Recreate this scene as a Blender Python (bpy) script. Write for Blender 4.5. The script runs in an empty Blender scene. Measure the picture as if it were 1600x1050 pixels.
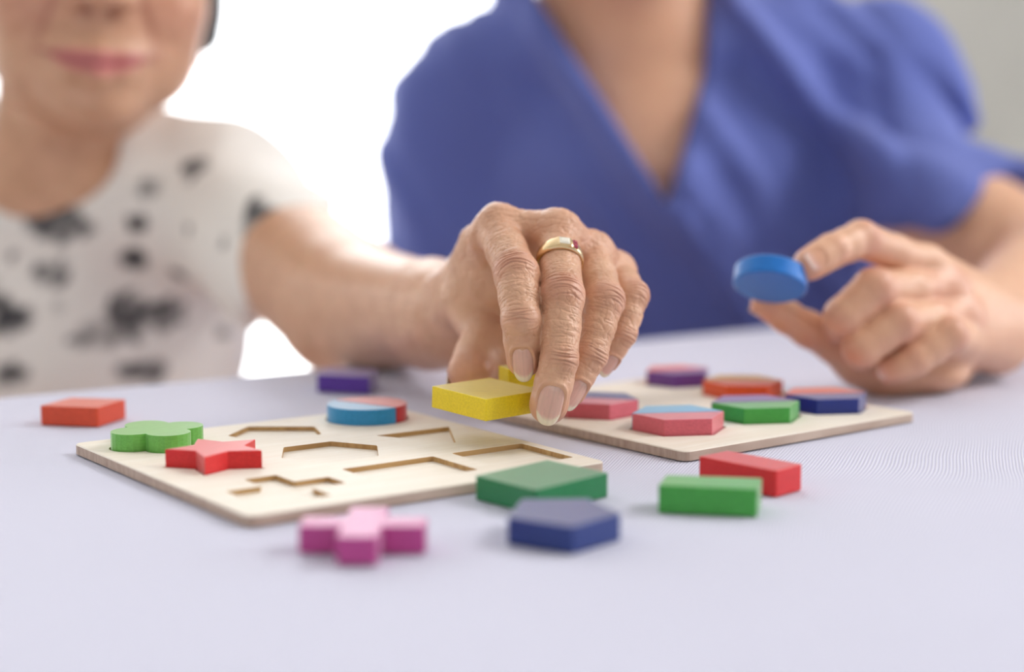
import bpy, bmesh, math, random
import numpy as np
from mathutils import Vector, Matrix
from mathutils.geometry import tessellate_polygon

# ------------------------------------------------------------------ camera, world, lights, exposure
# all helper lengths below are in centimetres; the table top is z = 0; 1 Blender unit = 1 m
CM = 0.01
FPX, HOR, CH = 2550.0, 200.0, 13.2          # focal length in px of a 1600 px frame, horizon row, lens height over the cloth
PITCH = math.atan((525 - HOR) / FPX)
sc = bpy.context.scene
col = sc.collection
cam_d = bpy.data.cameras.new('camera')
cam = bpy.data.objects.new('camera', cam_d); col.objects.link(cam)
cam_d.sensor_width = 36.0
cam_d.lens = FPX / 1600 * 36
cam.location = (0, 0, CH * CM)
cam.rotation_euler = (math.pi / 2 - PITCH, 0, 0)
cam_d.clip_start = 0.02
cam_d.dof.use_dof = True
cam_d.dof.focus_distance = 0.655
cam_d.dof.aperture_fstop = 3.0
sc.camera = cam

world = bpy.data.worlds.new('daylight'); sc.world = world
world.use_nodes = True
bg = world.node_tree.nodes['Background']
bg.inputs[0].default_value = (0.96, 0.98, 1.0, 1)
bg.inputs[1].default_value = 5.0

def area(name, loc, target, sx, sy, power, color):
    d = bpy.data.lights.new(name, 'AREA'); d.shape = 'RECTANGLE'; d.size = sx; d.size_y = sy
    d.energy = power; d.color = color
    o = bpy.data.objects.new(name, d); col.objects.link(o)
    o.location = loc
    o.rotation_euler = (Vector(target) - Vector(loc)).to_track_quat('-Z', 'Y').to_euler()
    return o
area('added_key_light', (1.9, 0.95, 1.80), (0.1, 0.85, 0.0), 1.1, 0.9, 45, (1.0, 0.98, 0.95))  # unseen key light added high on the right, no fitting belongs to it
# portals guide the sampling of the daylight that enters through the two windows
for n_, loc_, tgt_, sx_, sy_ in (('window_portal', (-1.425, 3.38, 0.535), (-1.425, 0, 0.535), 3.6, 2.5), ('window_portal', (3.28, 1.45, 0.9), (0, 1.45, 0.9), 2.0, 1.5)):
    p_ = area(n_, loc_, tgt_, sx_, sy_, 1, (1, 1, 1)); p_.data.cycles.is_portal = True

sc.view_settings.view_transform = 'Standard'
sc.view_settings.look = 'None'
sc.view_settings.exposure = 0.0
sc.view_settings.gamma = 1.0
sc.view_settings.use_curve_mapping = False

# ------------------------------------------------------------------ helpers: points from photo measurements
_c, _s = math.cos(PITCH), math.sin(PITCH)
def ray(u, v):
    a, b = (u - 800) / FPX, -(v - 525) / FPX
    return np.array([a, _c + b * _s, -_s + b * _c])
def P(u, v, Y):
    d = ray(u, v); return np.array([0, 0, CH]) + d * (Y / d[1])
def G(u, v, z=0.0):
    d = ray(u, v); return np.array([0, 0, CH]) + d * ((z - CH) / d[2])

# ------------------------------------------------------------------ helpers: objects
def tag(o, label=None, cat=None, group=None, kind=None):
    if label: o['label'] = label
    if cat: o['category'] = cat
    if group: o['group'] = group
    if kind: o['kind'] = kind
    return o
def empty(name, loc=(0, 0, 0)):
    o = bpy.data.objects.new(name, None); col.objects.link(o)
    o.location = [c * CM for c in loc]; o.empty_display_size = 0.05
    return o
def mesh_obj(name, verts, faces, mat, parent=None, smooth=False, loc=(0, 0, 0)):
    me = bpy.data.meshes.new(name)
    me.from_pydata([tuple(float(c) * CM for c in v) for v in verts], [], [tuple(int(i) for i in f) for f in faces])
    me.update()
    if mat: me.materials.append(mat)
    if smooth: me.polygons.foreach_set('use_smooth', [True] * len(me.polygons))
    o = bpy.data.objects.new(name, me); col.objects.link(o)
    if parent: o.parent = parent; o.location = [l * CM for l in loc]
    else: o.location = [l * CM for l in loc]
    return o
def np_mesh(name, V, F, mat, parent=None, smooth=True, attrs=None):
    """V in cm (n,3); F (m,4) quads"""
    me = bpy.data.meshes.new(name)
    me.vertices.add(len(V)); me.vertices.foreach_set('co', (V * CM).astype(np.float32).ravel())
    me.loops.add(F.size); me.loops.foreach_set('vertex_index', F.astype(np.int32).ravel())
    me.polygons.add(len(F)); me.polygons.foreach_set('loop_start', np.arange(0, F.size, F.shape[1], dtype=np.int32))
    me.polygons.foreach_set('loop_total', np.full(len(F), F.shape[1], np.int32))
    me.update(calc_edges=True); me.validate()
    if smooth: me.polygons.foreach_set('use_smooth', np.ones(len(me.polygons), bool))
    if mat: me.materials.append(mat)
    for k, a in (attrs or {}).items(): set_col(me, k, a)
    o = bpy.data.objects.new(name, me); col.objects.link(o)
    if parent: o.parent = parent
    return o
def set_col(me, name, a):
    at = me.attributes.get(name) or me.attributes.new(name, 'FLOAT_COLOR', 'POINT')
    b = np.ones((len(a), 4), np.float32); b[:, :3] = a
    at.data.foreach_set('color', b.ravel())
def bevel(o, w, seg=2, angle=35):
    m = o.modifiers.new('bevel', 'BEVEL'); m.width = w * CM; m.segments = seg
    m.limit_method = 'ANGLE'; m.angle_limit = math.radians(angle); m.harden_normals = False
    for p in o.data.polygons: p.use_smooth = False
    return o

# ------------------------------------------------------------------ materials
def srgb(r, g, b):
    f = lambda c: (c / 255 / 12.92) if c / 255 <= 0.04045 else ((c / 255 + 0.055) / 1.055) ** 2.4
    return (f(r), f(g), f(b), 1)
def mat_new(name, color, rough=0.5, spec=0.5, **kw):
    m = bpy.data.materials.new(name); m.use_nodes = True
    b = m.node_tree.nodes['Principled BSDF']
    b.inputs['Base Color'].default_value = color
    b.inputs['Roughness'].default_value = rough
    b.inputs['Specular IOR Level'].default_value = spec
    for k, v in kw.items(): b.inputs[k].default_value = v
    return m, m.node_tree, b
def node(nt, t, **kw):
    n = nt.nodes.new(t)
    for k, v in kw.items(): setattr(n, k, v)
    return n
def obj_coords(nt, scale=(1, 1, 1), rot=(0, 0, 0), src='Object'):
    tc = node(nt, 'ShaderNodeTexCoord'); mp = node(nt, 'ShaderNodeMapping')
    mp.inputs['Scale'].default_value = scale; mp.inputs['Rotation'].default_value = rot
    nt.links.new(tc.outputs[src], mp.inputs['Vector']); return mp.outputs['Vector']
def ramp(nt, fac, stops):
    r = node(nt, 'ShaderNodeValToRGB')
    el = r.color_ramp.elements
    el[0].position, el[0].color = stops[0]; el[1].position, el[1].color = stops[1]
    for p, c in stops[2:]:
        e = el.new(p); e.color = c
    nt.links.new(fac, r.inputs['Fac']); return r.outputs['Color']
def bump(nt, b, height, strength, dist):
    bp = node(nt, 'ShaderNodeBump'); bp.inputs['Strength'].default_value = strength
    bp.inputs['Distance'].default_value = dist
    nt.links.new(height, bp.inputs['Height']); nt.links.new(bp.outputs['Normal'], b.inputs['Normal'])

def paint(name, rgb, rough=0.38, fade=1.06):
    c = srgb(*rgb)
    m, nt, b = mat_new(name, c, rough, 0.5)
    b.inputs['Sheen Weight'].default_value = 0.8; b.inputs['Sheen Roughness'].default_value = 0.3
    v = obj_coords(nt, (60, 500, 500))
    n = node(nt, 'ShaderNodeTexNoise'); n.inputs['Scale'].default_value = 3.0; n.inputs['Detail'].default_value = 5
    nt.links.new(v, n.inputs['Vector'])
    dk = tuple(min(1, x * 0.93) for x in c[:3]) + (1,); lt = tuple(min(1, x * fade + 0.006) for x in c[:3]) + (1,)
    nt.links.new(ramp(nt, n.outputs['Fac'], [(0.35, dk), (0.65, lt)]), b.inputs['Base Color'])
    bump(nt, b, n.outputs['Fac'], 0.08, 0.0003)
    return m

def wood(name, a, bb, rot=0):
    m, nt, b = mat_new(name, a, 0.55, 0.35)
    v = obj_coords(nt, (14, 260, 60), (0, 0, rot))
    n = node(nt, 'ShaderNodeTexNoise'); n.inputs['Scale'].default_value = 1.6; n.inputs['Detail'].default_value = 6
    n.inputs['Distortion'].default_value = 0.4
    nt.links.new(v, n.inputs['Vector'])
    nt.links.new(ramp(nt, n.outputs['Fac'], [(0.3, bb), (0.7, a)]), b.inputs['Base Color'])
    bump(nt, b, n.outputs['Fac'], 0.2, 0.0003)
    return m

def cloth_mat():
    m, nt, b = mat_new('ribbed_lilac_cotton', srgb(222, 220, 236), 0.85, 0.15)
    b.inputs['Sheen Weight'].default_value = 0.15
    v = obj_coords(nt, (1, 1, 1), (0, 0, math.radians(19.4)))
    w = node(nt, 'ShaderNodeTexWave'); w.wave_type = 'BANDS'; w.bands_direction = 'X'; w.wave_profile = 'SIN'
    # period 1.35 mm: wave texture period is 2*pi/(20*scale) in its input units
    w.inputs['Scale'].default_value = 2 * math.pi / 20 / 0.00135
    # a slow warp keeps the ribs from being ruler straight
    nz = node(nt, 'ShaderNodeTexNoise'); nz.inputs['Scale'].default_value = 9; nz.inputs['Detail'].default_value = 1
    nt.links.new(v, nz.inputs['Vector'])
    sub = node(nt, 'ShaderNodeVectorMath', operation='SUBTRACT'); sub.inputs[1].default_value = (.5, .5, .5)
    nt.links.new(nz.outputs['Color'], sub.inputs[0])
    mul = node(nt, 'ShaderNodeVectorMath', operation='SCALE'); mul.inputs['Scale'].default_value = 0.018
    nt.links.new(sub.outputs[0], mul.inputs[0])
    add = node(nt, 'ShaderNodeVectorMath', operation='ADD')
    nt.links.new(v, add.inputs[0]); nt.links.new(mul.outputs[0], add.inputs[1])
    nt.links.new(add.outputs[0], w.inputs['Vector'])
    nt.links.new(ramp(nt, w.outputs['Fac'], [(0.1, srgb(199, 199, 224)), (0.8, srgb(220, 221, 238))]), b.inputs['Base Color'])
    bump(nt, b, w.outputs['Fac'], 0.5, 0.0003)
    return m

MAT = {}
MAT['cloth'] = cloth_mat()
MAT['birch'] = wood('birch_ply', srgb(243, 236, 226), srgb(236, 226, 212), math.radians(20))
MAT['ply_edge'] = wood('birch_ply_edge', srgb(205, 184, 168), srgb(176, 150, 134))
MAT['ply_cut'] = wood('birch_ply_cut', srgb(206, 170, 118), srgb(176, 134, 84))
MAT['table_wood'] = wood('table_wood', srgb(150, 110, 75), srgb(110, 75, 48))
for k, c in {
    'yellow': (238, 212, 20), 'green': (112, 190, 84), 'mid_green': (66, 168, 66), 'deep_green': (22, 128, 74), 'red': (222, 30, 34),
    'crimson': (200, 22, 36), 'magenta': (196, 70, 150), 'navy': (26, 54, 128), 'royal': (22, 46, 138), 'orange': (226, 78, 40),
    'bright_orange': (232, 84, 22), 'purple': (88, 46, 160), 'violet': (112, 60, 150), 'sky': (38, 148, 208), 'pale_blue': (90, 178, 224),
    'pink': (222, 104, 120), 'blue': (4, 120, 214), 'gold': (226, 170, 20), 'coral': (232, 92, 84),
}.items(): MAT[k] = paint(k + '_paint', c)

# ------------------------------------------------------------------ setting
def plane_box(name, x0, x1, y0, y1, z0, z1, mat, parent=None):
    v = [(x, y, z) for x in (x0, x1) for y in (y0, y1) for z in (z0, z1)]
    f = [(0, 1, 3, 2), (4, 6, 7, 5), (0, 4, 5, 1), (2, 3, 7, 6), (0, 2, 6, 4), (1, 5, 7, 3)]
    return mesh_obj(name, v, f, mat, parent)
fl_m, nt, b = mat_new('pale_floor', srgb(205, 202, 198), 0.5, 0.4)
nz = node(nt, 'ShaderNodeTexNoise'); nz.inputs['Scale'].default_value = 6
nt.links.new(obj_coords(nt), nz.inputs['Vector'])
nt.links.new(ramp(nt, nz.outputs['Fac'], [(0.3, srgb(198, 195, 190)), (0.7, srgb(212, 210, 206))]), b.inputs['Base Color'])
wl_m, nt, b = mat_new('grey_wall_paint', srgb(172, 169, 162), 0.9, 0.2)
nz = node(nt, 'ShaderNodeTexNoise'); nz.inputs['Scale'].default_value = 2.2
nt.links.new(obj_coords(nt), nz.inputs['Vector'])
nt.links.new(ramp(nt, nz.outputs['Fac'], [(0.3, srgb(178, 176, 172)), (0.7, srgb(192, 190, 186))]), b.inputs['Base Color'])
wh_m, nt, b = mat_new('white_frame_paint', srgb(240, 240, 240), 0.5, 0.4)
FZ = -75
YB = -220
tag(plane_box('floor', -342, 342, YB, 352, FZ - 6, FZ, fl_m), kind='structure')
tag(plane_box('wall_back', 45, 342, 340, 352, FZ, 190, wl_m), kind='structure')
ce_m, nt, b = mat_new('white_ceiling_paint', srgb(232, 230, 226), 0.95, 0.1)
tag(plane_box('ceiling', -342, 342, YB, 352, 190, 198, ce_m), kind='structure')
tag(plane_box('wall_left', -342, -330, YB, 340, FZ, 190, ce_m), kind='structure')
wd_m, nt, b = mat_new('warm_grey_wall_paint', srgb(222, 217, 210), 0.9, 0.2)
tag(plane_box('wall_front', -342, 342, YB - 12, YB, FZ, 190, wd_m), kind='structure')
# right wall with an opening for the second window
W2 = (40, 250, 10, 170)
def multi_box(name, boxes, mat):
    V, F = [], []
    for (x0, x1, y0, y1, z0, z1) in boxes:
        o = len(V); V += [(x, y, z) for x in (x0, x1) for y in (y0, y1) for z in (z0, z1)]
        F += [tuple(i + o for i in f) for f in [(0, 1, 3, 2), (4, 6, 7, 5), (0, 4, 5, 1), (2, 3, 7, 6), (0, 2, 6, 4), (1, 5, 7, 3)]]
    return mesh_obj(name, V, F, mat)
tag(multi_box('wall_right', [(330, 342, YB, W2[0], FZ, 190), (330, 342, W2[1], 340, FZ, 190), (330, 342, W2[0], W2[1], FZ, W2[2]), (330, 342, W2[0], W2[1], W2[3], 190)], wl_m), kind='structure')
tag(plane_box('baseboard_back', 45, 330, 338.4, 340, FZ, FZ + 10, wh_m), kind='structure')
gl_m, nt, b = mat_new('window_glass', (1, 1, 1, 1), 0.0, 0.5)
tr = node(nt, 'ShaderNodeBsdfTransparent'); gs = node(nt, 'ShaderNodeBsdfGlossy'); gs.inputs['Roughness'].default_value = 0.02
mx = node(nt, 'ShaderNodeMixShader'); mx.inputs[0].default_value = 0.06
nt.links.new(tr.outputs[0], mx.inputs[1]); nt.links.new(gs.outputs[0], mx.inputs[2]); nt.links.new(mx.outputs[0], nt.nodes['Material Output'].inputs['Surface'])
win = tag(empty('window_1', (-140, 345, FZ)), kind='structure')
def wbox(win_, name, *a, m=wh_m):
    o = plane_box(name, *a, m); o.parent = win_; o.location = [-c for c in win_.location]; return o
wbox(win, 'frame', -330, 45, 341, 349, 182, 190); wbox(win, 'frame', -330, 45, 341, 349, FZ, FZ + 5)
wbox(win, 'frame', 39, 45, 341, 349, FZ + 5, 182); wbox(win, 'frame', -330, -324, 341, 349, FZ + 5, 182)
wbox(win, 'pane', -324, 39, 344.6, 345.2, FZ + 5, 182, m=gl_m)
win2 = tag(empty('window_2', (336, 145, W2[2])), kind='structure')
for a in ((W2[0], W2[1], W2[2], W2[2] + 5), (W2[0], W2[1], W2[3] - 5, W2[3]), (W2[0], W2[0] + 5, W2[2] + 5, W2[3] - 5), (W2[1] - 5, W2[1], W2[2] + 5, W2[3] - 5)):
    wbox(win2, 'frame', 332, 340, *a)
wbox(win2, 'pane', 335.7, 336.3, W2[0] + 5, W2[1] - 5, W2[2] + 5, W2[3] - 5, m=gl_m)

# table: its far edge runs through two points of the photograph's cloth edge
E0, E1 = G(0, 617), G(1180, 511)
tdir = (E1 - E0)[:2] / np.linalg.norm((E1 - E0)[:2]); tn = np.array([-tdir[1], tdir[0]])
TA = math.atan2(tdir[1], tdir[0])
t_mid = E0[:2] + tdir * 30 - tn * 44          # table centre
def tloc(a, b_, z): return (t_mid[0] + tdir[0] * a + tn[0] * b_, t_mid[1] + tdir[1] * a + tn[1] * b_, z)
table = empty('table', (t_mid[0], t_mid[1], FZ)); tag(table, 'long dining table hidden under the lilac ribbed cloth', 'table')
def tbox(name, a0, a1, b0, b1, z0, z1, parent=table):
    vs = [Vector(tloc(a, b_, z)) - Vector((t_mid[0], t_mid[1], FZ)) for a in (a0, a1) for b_ in (b0, b1) for z in (z0, z1)]
    return mesh_obj(name, vs, [(0, 1, 3, 2), (4, 6, 7, 5), (0, 4, 5, 1), (2, 3, 7, 6), (0, 2, 6, 4), (1, 5, 7, 3)], MAT['table_wood'], parent)
TL, TW = 92, 43.6
tbox('tabletop', -TL, TL, -TW, TW, -3.2, -0.25)
for a in (-TL + 6, TL - 6):
    for b_ in (-TW + 6, TW - 6): tbox('leg', a - 3, a + 3, b_ - 3, b_ + 3, FZ, -3.2)
# tablecloth: one draped sheet, slightly uneven, hanging over every edge
def make_cloth():
    na, nb = 190, 110
    hang = 16.0
    A = np.linspace(-TL - hang, TL + hang, na); B = np.linspace(-TW - hang, TW + hang, nb)
    rnd = np.random.RandomState(4)
    ph = rnd.rand(8) * 6.28
    vs = []
    for a in A:
        for b2 in B:
            oa = max(0, abs(a) - TL); ob = max(0, abs(b2) - TW)
            ca = max(-TL - .4, min(TL + .4, a)); cb = max(-TW - .4, min(TW + .4, b2))
            z = -0.03 - 0.05 * (0.5 + 0.5 * math.sin(a * .19 + b2 * .31 + ph[0])) * (0.5 + 0.5 * math.sin(a * .23 - b2 * .11 + ph[1]))
            if oa > 0 or ob > 0:
                d = max(oa, ob); z = -0.1 - (d * d / (d + 0.6))
                wv = 0.06 * d * (1 + math.sin((a if ob > oa else b2) * .42 + ph[2]))
                if oa > 0: ca += math.copysign(wv, a)
                if ob > 0: cb += math.copysign(wv, b2)
            vs.append(tloc(ca, cb, z))
    fs = [(i * nb + j, (i + 1) * nb + j, (i + 1) * nb + j + 1, i * nb + j + 1) for i in range(na - 1) for j in range(nb - 1)]
    o = mesh_obj('tablecloth', vs, fs, MAT['cloth'], smooth=True)
    s = o.modifiers.new('thickness', 'SOLIDIFY'); s.thickness = 0.0008; s.offset = -1
    return tag(o, 'pale lilac cotton cloth with fine ribs spread over the table', 'tablecloth')
make_cloth()

# ------------------------------------------------------------------ puzzle boards and blocks
def rounded(poly, r, n=4, ccw=True):
    out = []; m = len(poly)
    for i in range(m):
        p = np.array(poly[i], float); a = np.array(poly[i - 1], float) - p; b_ = np.array(poly[(i + 1) % m], float) - p
        la, lb = np.linalg.norm(a), np.linalg.norm(b_)
        d = min(r, la * .4, lb * .4)
        p0, p1 = p + a / la * d, p + b_ / lb * d
        for k in range(n + 1):
            t = k / n; out.append(tuple((1 - t) ** 2 * p0 + 2 * t * (1 - t) * p + t * t * p1))
    return out
def prism(name, poly, z0, z1, mat, parent=None, loc=(0, 0, 0), bev=0.035, rot=0):
    cx = np.mean([p[0] for p in poly]); cy = np.mean([p[1] for p in poly])
    n = len(poly)
    vs = [(x, y, z0) for x, y in poly] + [(x, y, z1) for x, y in poly]
    fs = [tuple(range(n - 1, -1, -1)), tuple(range(n, 2 * n))] + [(i, (i + 1) % n, n + (i + 1) % n, n + i) for i in range(n)]
    o = mesh_obj(name, vs, fs, mat, parent, loc=loc)
    if bev: bevel(o, bev)
    o.rotation_euler[2] = rot
    return o
def ngon(cx, cy, r, n, a0): return [(cx + r * math.cos(math.radians(a0 + 360 / n * k)), cy + r * math.sin(math.radians(a0 + 360 / n * k))) for k in range(n)]
def plus(cx, cy, e, w): return [(cx + x, cy + y) for x, y in [(-w, -e), (w, -e), (w, -w), (e, -w), (e, w), (w, w), (w, e), (-w, e), (-w, w), (-e, w), (-e, -w), (-w, -w)]]
def clover(cx, cy, R, d, n=12):
    out = []
    for q in range(4):
        a = math.radians(90 * q - 90); lx, ly = cx + d * math.cos(a), cy + d * math.sin(a)
        for k in range(n + 1):
            t = a + math.radians(-99 + 198 * k / n); out.append((lx + R * math.cos(t), ly + R * math.sin(t)))
    return out
def circle(cx, cy, r, n=40): return ngon(cx, cy, r, n, 0)
BT, HF, PT = 0.40, 0.20, 0.88      # board top, hole floor, block thickness
class Board:
    def __init__(s, Fp, Rp, wa, wb, holes, label):
        F = G(*Fp, BT)[:2]; R = G(*Rp, BT)[:2]
        s.F = F; a = (R - F) / np.linalg.norm(R - F); s.a = a; s.b = np.array([-a[1], a[0]]); s.ang = math.atan2(a[1], a[0])
        outer = rounded([(0, 0), (wa, 0), (wa, wb), (0, wb)], 0.45, 5)
        verts, faces, mats = [], [], []
        def add(vs, fs, m):
            o = len(verts); verts.extend(vs); faces.extend([tuple(i + o for i in f) for f in fs]); mats.extend([m] * len(fs))
        ch = 0.04
        cen = np.array([wa / 2, wb / 2])
        inner = rounded([(ch, ch), (wa - ch, ch), (wa - ch, wb - ch), (ch, wb - ch)], 0.42, 5)
        loops = [inner] + holes
        tri = tessellate_polygon([[Vector((x, y, 0)) for x, y in l] for l in loops])
        flat = [p for l in loops for p in l]
        fs = []
        for t in tri:
            p = [np.array(flat[i]) for i in t]
            cr = (p[1][0] - p[0][0]) * (p[2][1] - p[0][1]) - (p[1][1] - p[0][1]) * (p[2][0] - p[0][0])
            fs.append(t if cr > 0 else t[::-1])
        add([(x, y, BT) for x, y in flat], fs, 0)
        n = len(outer)
        add([(x, y, BT) for x, y in inner] + [(x, y, BT - ch) for x, y in outer], [(i, n + i, n + (i + 1) % n, (i + 1) % n) for i in range(n)], 0)
        add([(x, y, BT - ch) for x, y in outer] + [(x, y, 0) for x, y in outer], [(i, n + i, n + (i + 1) % n, (i + 1) % n) for i in range(n)] + [tuple(range(2 * n - 1, n - 1, -1))], 1)
        for h in holes:
            m = len(h)
            add([(x, y, BT) for x, y in h] + [(x, y, HF) for x, y in h], [(i, (i + 1) % m, m + (i + 1) % m, m + i) for i in range(m)], 2)
            add([(x, y, HF) for x, y in h], [tuple(range(m))], 0)
        s.obj = mesh_obj('puzzle_board', verts, faces, MAT['birch'], loc=(F[0], F[1], 0.02))
        s.obj.data.materials.append(MAT['ply_edge']); s.obj.data.materials.append(MAT['ply_cut'])
        for p, m in zip(s.obj.data.polygons, mats): p.material_index = m
        s.obj.rotation_euler[2] = s.ang
        tag(s.obj, label, 'puzzle board')
    def piece(s, name, poly, mat, label, group, cat='puzzle block', pt=PT):
        cx = float(np.mean([p[0] for p in poly])); cy = float(np.mean([p[1] for p in poly]))
        c = s.F + s.a * cx + s.b * cy
        o = prism(name, [(x - cx, y - cy) for x, y in poly], 0, pt, MAT[mat], loc=(c[0], c[1], HF + 0.025), rot=s.ang)
        return tag(o, label, cat, group)
K = 0.8
def k_(poly): return [(x * K, y * K) for x, y in poly]
def grow(poly, d):   # push a polygon outwards for the hole around a block
    m = len(poly); out = []
    ar = sum(poly[i][0] * poly[(i + 1) % m][1] - poly[(i + 1) % m][0] * poly[i][1] for i in range(m))
    sg = 1 if ar > 0 else -1
    for i in range(m):
        p = np.array(poly[i]); e0 = p - np.array(poly[i - 1]); e1 = np.array(poly[(i + 1) % m]) - p
        n0 = np.array([e0[1], -e0[0]]) / (np.linalg.norm(e0) + 1e-9); n1 = np.array([e1[1], -e1[0]]) / (np.linalg.norm(e1) + 1e-9)
        b_ = n0 + n1; b_ /= max(0.5, np.dot(b_, b_) / 2); out.append(tuple(p + b_ * d * sg))
    return out
STAR = []
for q in range(10):
    r_ = 2.45 if q % 2 == 0 else 1.3
    t_ = math.radians(87 + 36 * q); STAR.append((3.65 + r_ * math.cos(t_), 10.45 + r_ * math.sin(t_)))
CLOV = clover(3.35, 16.7, 1.12, 1.3)
DISC = circle(15.85, 16.95, 2.2)
holes1 = [k_(grow(CLOV, .09)), k_(grow(STAR, .09)), k_(rounded(plus(3.95, 4.05, 2.6, .82), .12, 2)),
          k_(rounded([(7.9, 2.1), (13.05, 2.1), (13.05, 6.0), (7.9, 6.0)], .15, 3)),
          k_(rounded([(14.2, 1.75), (18.5, 1.75), (18.5, 6.1), (14.2, 6.1)], .15, 3)),
          k_(rounded(ngon(9.55, 9.95, 2.72, 6, 0), .15, 3)),
          k_(rounded([(13.6, 12.3), (15.9, 8.2), (18.15, 12.2)], .15, 3)),
          k_(rounded([(7.3, 16.8), (8.0, 14.4), (11.5, 14.3), (12.3, 16.5), (9.4, 18.6)], .15, 3)),
          k_(grow(DISC, .09))]
b1 = Board((388, 808), (948, 722), 19.15 * K, 19.6 * K, holes1, 'square birch puzzle board in front with mostly empty cut-outs')
G1, G2, G3 = 'blocks set into the front board', 'loose blocks lying on the cloth', 'blocks set into the rear board'
b1.piece('clover_block', k_(CLOV), 'green', 'light green clover-shaped block in left corner of front board', G1)
b1.piece('star_block', k_(STAR), 'red', 'red star-shaped wooden block beside the light green clover', G1)
def sector(cx, cy, r, a0, a1, n=20): return [(cx + r * math.cos(math.radians(a0 + (a1 - a0) * k / n)), cy + r * math.sin(math.radians(a0 + (a1 - a0) * k / n))) for k in range(n + 1)]
b1.piece('half_disc_block', k_(sector(15.83, 16.93, 2.2, 112, 286)), 'sky', 'sky blue half disc block at back of front board', G1)
b1.piece('half_disc_block', k_(sector(15.89, 16.97, 2.2, -74, 112)), 'crimson', 'crimson half disc block touching the blue half disc', G1)

def hexhalves(cx, cy, r, a0, cut, gap=.03):
    h = ngon(cx, cy, r, 6, a0)
    A = [h[(cut + i) % 6] for i in range(4)]; B = [h[(cut + 3 + i) % 6] for i in range(4)]
    return A, B
def shrink(p, d=.04): return grow(p, -d)
hx = {'a': (4.35, 4.95, 2.6), 'b': (10.15, 4.75, 2.6), 'c': (15.45, 4.25, 2.5)}
h2 = [k_(grow(ngon(*hx[k], 6, -90), .09)) for k in 'abc']
H4 = ngon(4.1, 11.2, 2.45, 6, -115); H5 = ngon(15.3, 10.6, 2.5, 6, -100); H6 = ngon(15.3, 16.2, 2.2, 6, -80)
h2 += [k_(grow(H4, .09)), k_(grow(H5, .09)), k_(grow(H6, .09)), k_(rounded([(2.2, 15.0), (6.2, 15.0), (6.2, 18.0), (2.2, 18.0)], .15, 2))]
b2 = Board((1070, 707), (1426, 646), 18.3 * K, 18.9 * K, h2, 'square birch puzzle board behind, filled with two-tone blocks')
for key, (m1, m2), (l1, l2) in (('a', ('pink', 'pale_blue'), ('pink half-hexagon block at front corner of rear board', 'pale blue half-hexagon block right behind the front pink one')),
                                ('b', ('mid_green', 'violet'), ('green half-hexagon block near middle of rear board front edge', 'violet half-hexagon block right behind the green one')),
                                ('c', ('royal', 'bright_orange'), ('royal blue half-hexagon block at right corner of rear board', 'orange half-hexagon block behind the royal blue one'))):
    h = ngon(*hx[key], 6, -90)
    # vertices: 0 front, 1 front right, 2 back right, 3 back, 4 back left, 5 front left
    front = [h[4], h[5], h[0], h[1]]; back = [h[1], h[2], h[3], h[4]]
    b2.piece('half_hexagon_block', k_(shrink(front)), m1, l1, G3)
    b2.piece('half_hexagon_block', k_(shrink(back)), m2, l2, G3)
b2.piece('half_hexagon_block', k_(shrink([H4[4], H4[5], H4[0], H4[1]])), 'pink', 'pink half-hexagon block beside the hand at left of rear board', G3)
b2.piece('half_hexagon_block', k_(shrink([H4[1], H4[2], H4[3], H4[4]])), 'royal', 'dark blue half-hexagon block behind the pink one beside the hand', G3)
b2.piece('half_hexagon_block', k_(shrink([H5[4], H5[5], H5[0], H5[1]])), 'bright_orange', 'orange half-hexagon block with yellow mate, back of rear board', G3)
b2.piece('half_hexagon_block', k_(shrink([H5[1], H5[2], H5[3], H5[4]])), 'gold', 'golden yellow half-hexagon block at back of rear board', G3)
b2.piece('half_hexagon_block', k_(shrink([H6[4], H6[5], H6[0], H6[1]])), 'violet', 'purple half-hexagon block in farthest corner of rear board', G3)
b2.piece('half_hexagon_block', k_(shrink([H6[1], H6[2], H6[3], H6[4]])), 'coral', 'coral half-hexagon block in farthest corner of rear board', G3)

def loose(name, pts, mat, label, pt=PT, rnd=0.08, bev=0.035):
    pts = [(x * K, y * K) for x, y in pts]
    c = np.mean(np.array(pts), 0)
    o = prism(name, rounded([(x - c[0], y - c[1]) for x, y in pts], rnd, 2), 0, pt, MAT[mat], loc=(c[0], c[1], 0.005), bev=bev)
    return tag(o, label, 'puzzle block', G2)
loose('rectangle_block', [(-1.65, 71.5), (1.0, 68.5), (4.35, 72.1), (1.65, 75.0)], 'deep_green', 'large deep green rectangle block at right corner of front board')
loose('pentagon_block', [(-0.2, 63.6), (2.35, 62.0), (4.4, 64.3), (3.2, 67.0), (.4, 66.9)], 'navy', 'navy pentagon block nearest the camera, right of the magenta cross')
cx, cy = -5.85, 62.95
a_ = math.radians(-1); pl = [(cx + x * math.cos(a_) - y * math.sin(a_), cy + x * math.sin(a_) + y * math.cos(a_)) for x, y in plus(0, 0, 2.48, .78)]
loose('cross_block', pl, 'magenta', 'magenta cross-shaped block nearest the camera', rnd=.05)
loose('oblong_block', [(6.3, 68.95), (10.45, 68.1), (11.0, 70.4), (6.85, 71.1)], 'mid_green', 'small green oblong block right of the navy pentagon', pt=.98)
loose('oblong_block', [(8.75, 75.2), (11.85, 71.9), (13.3, 73.4), (10.3, 76.6)], 'red', 'red oblong block lying just behind the small green oblong', pt=.98)
loose('rhombus_block', [(-26.4, 90.0), (-23.0, 89.3), (-22.1, 92.2), (-25.4, 92.8)], 'orange', 'orange rhombus block left of the front board')
loose('square_block', [(-12.3, 101.6), (-8.9, 100.6), (-8.6, 103.8), (-12.0, 104.8)], 'purple', 'purple block lying alone behind the front board')

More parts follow.
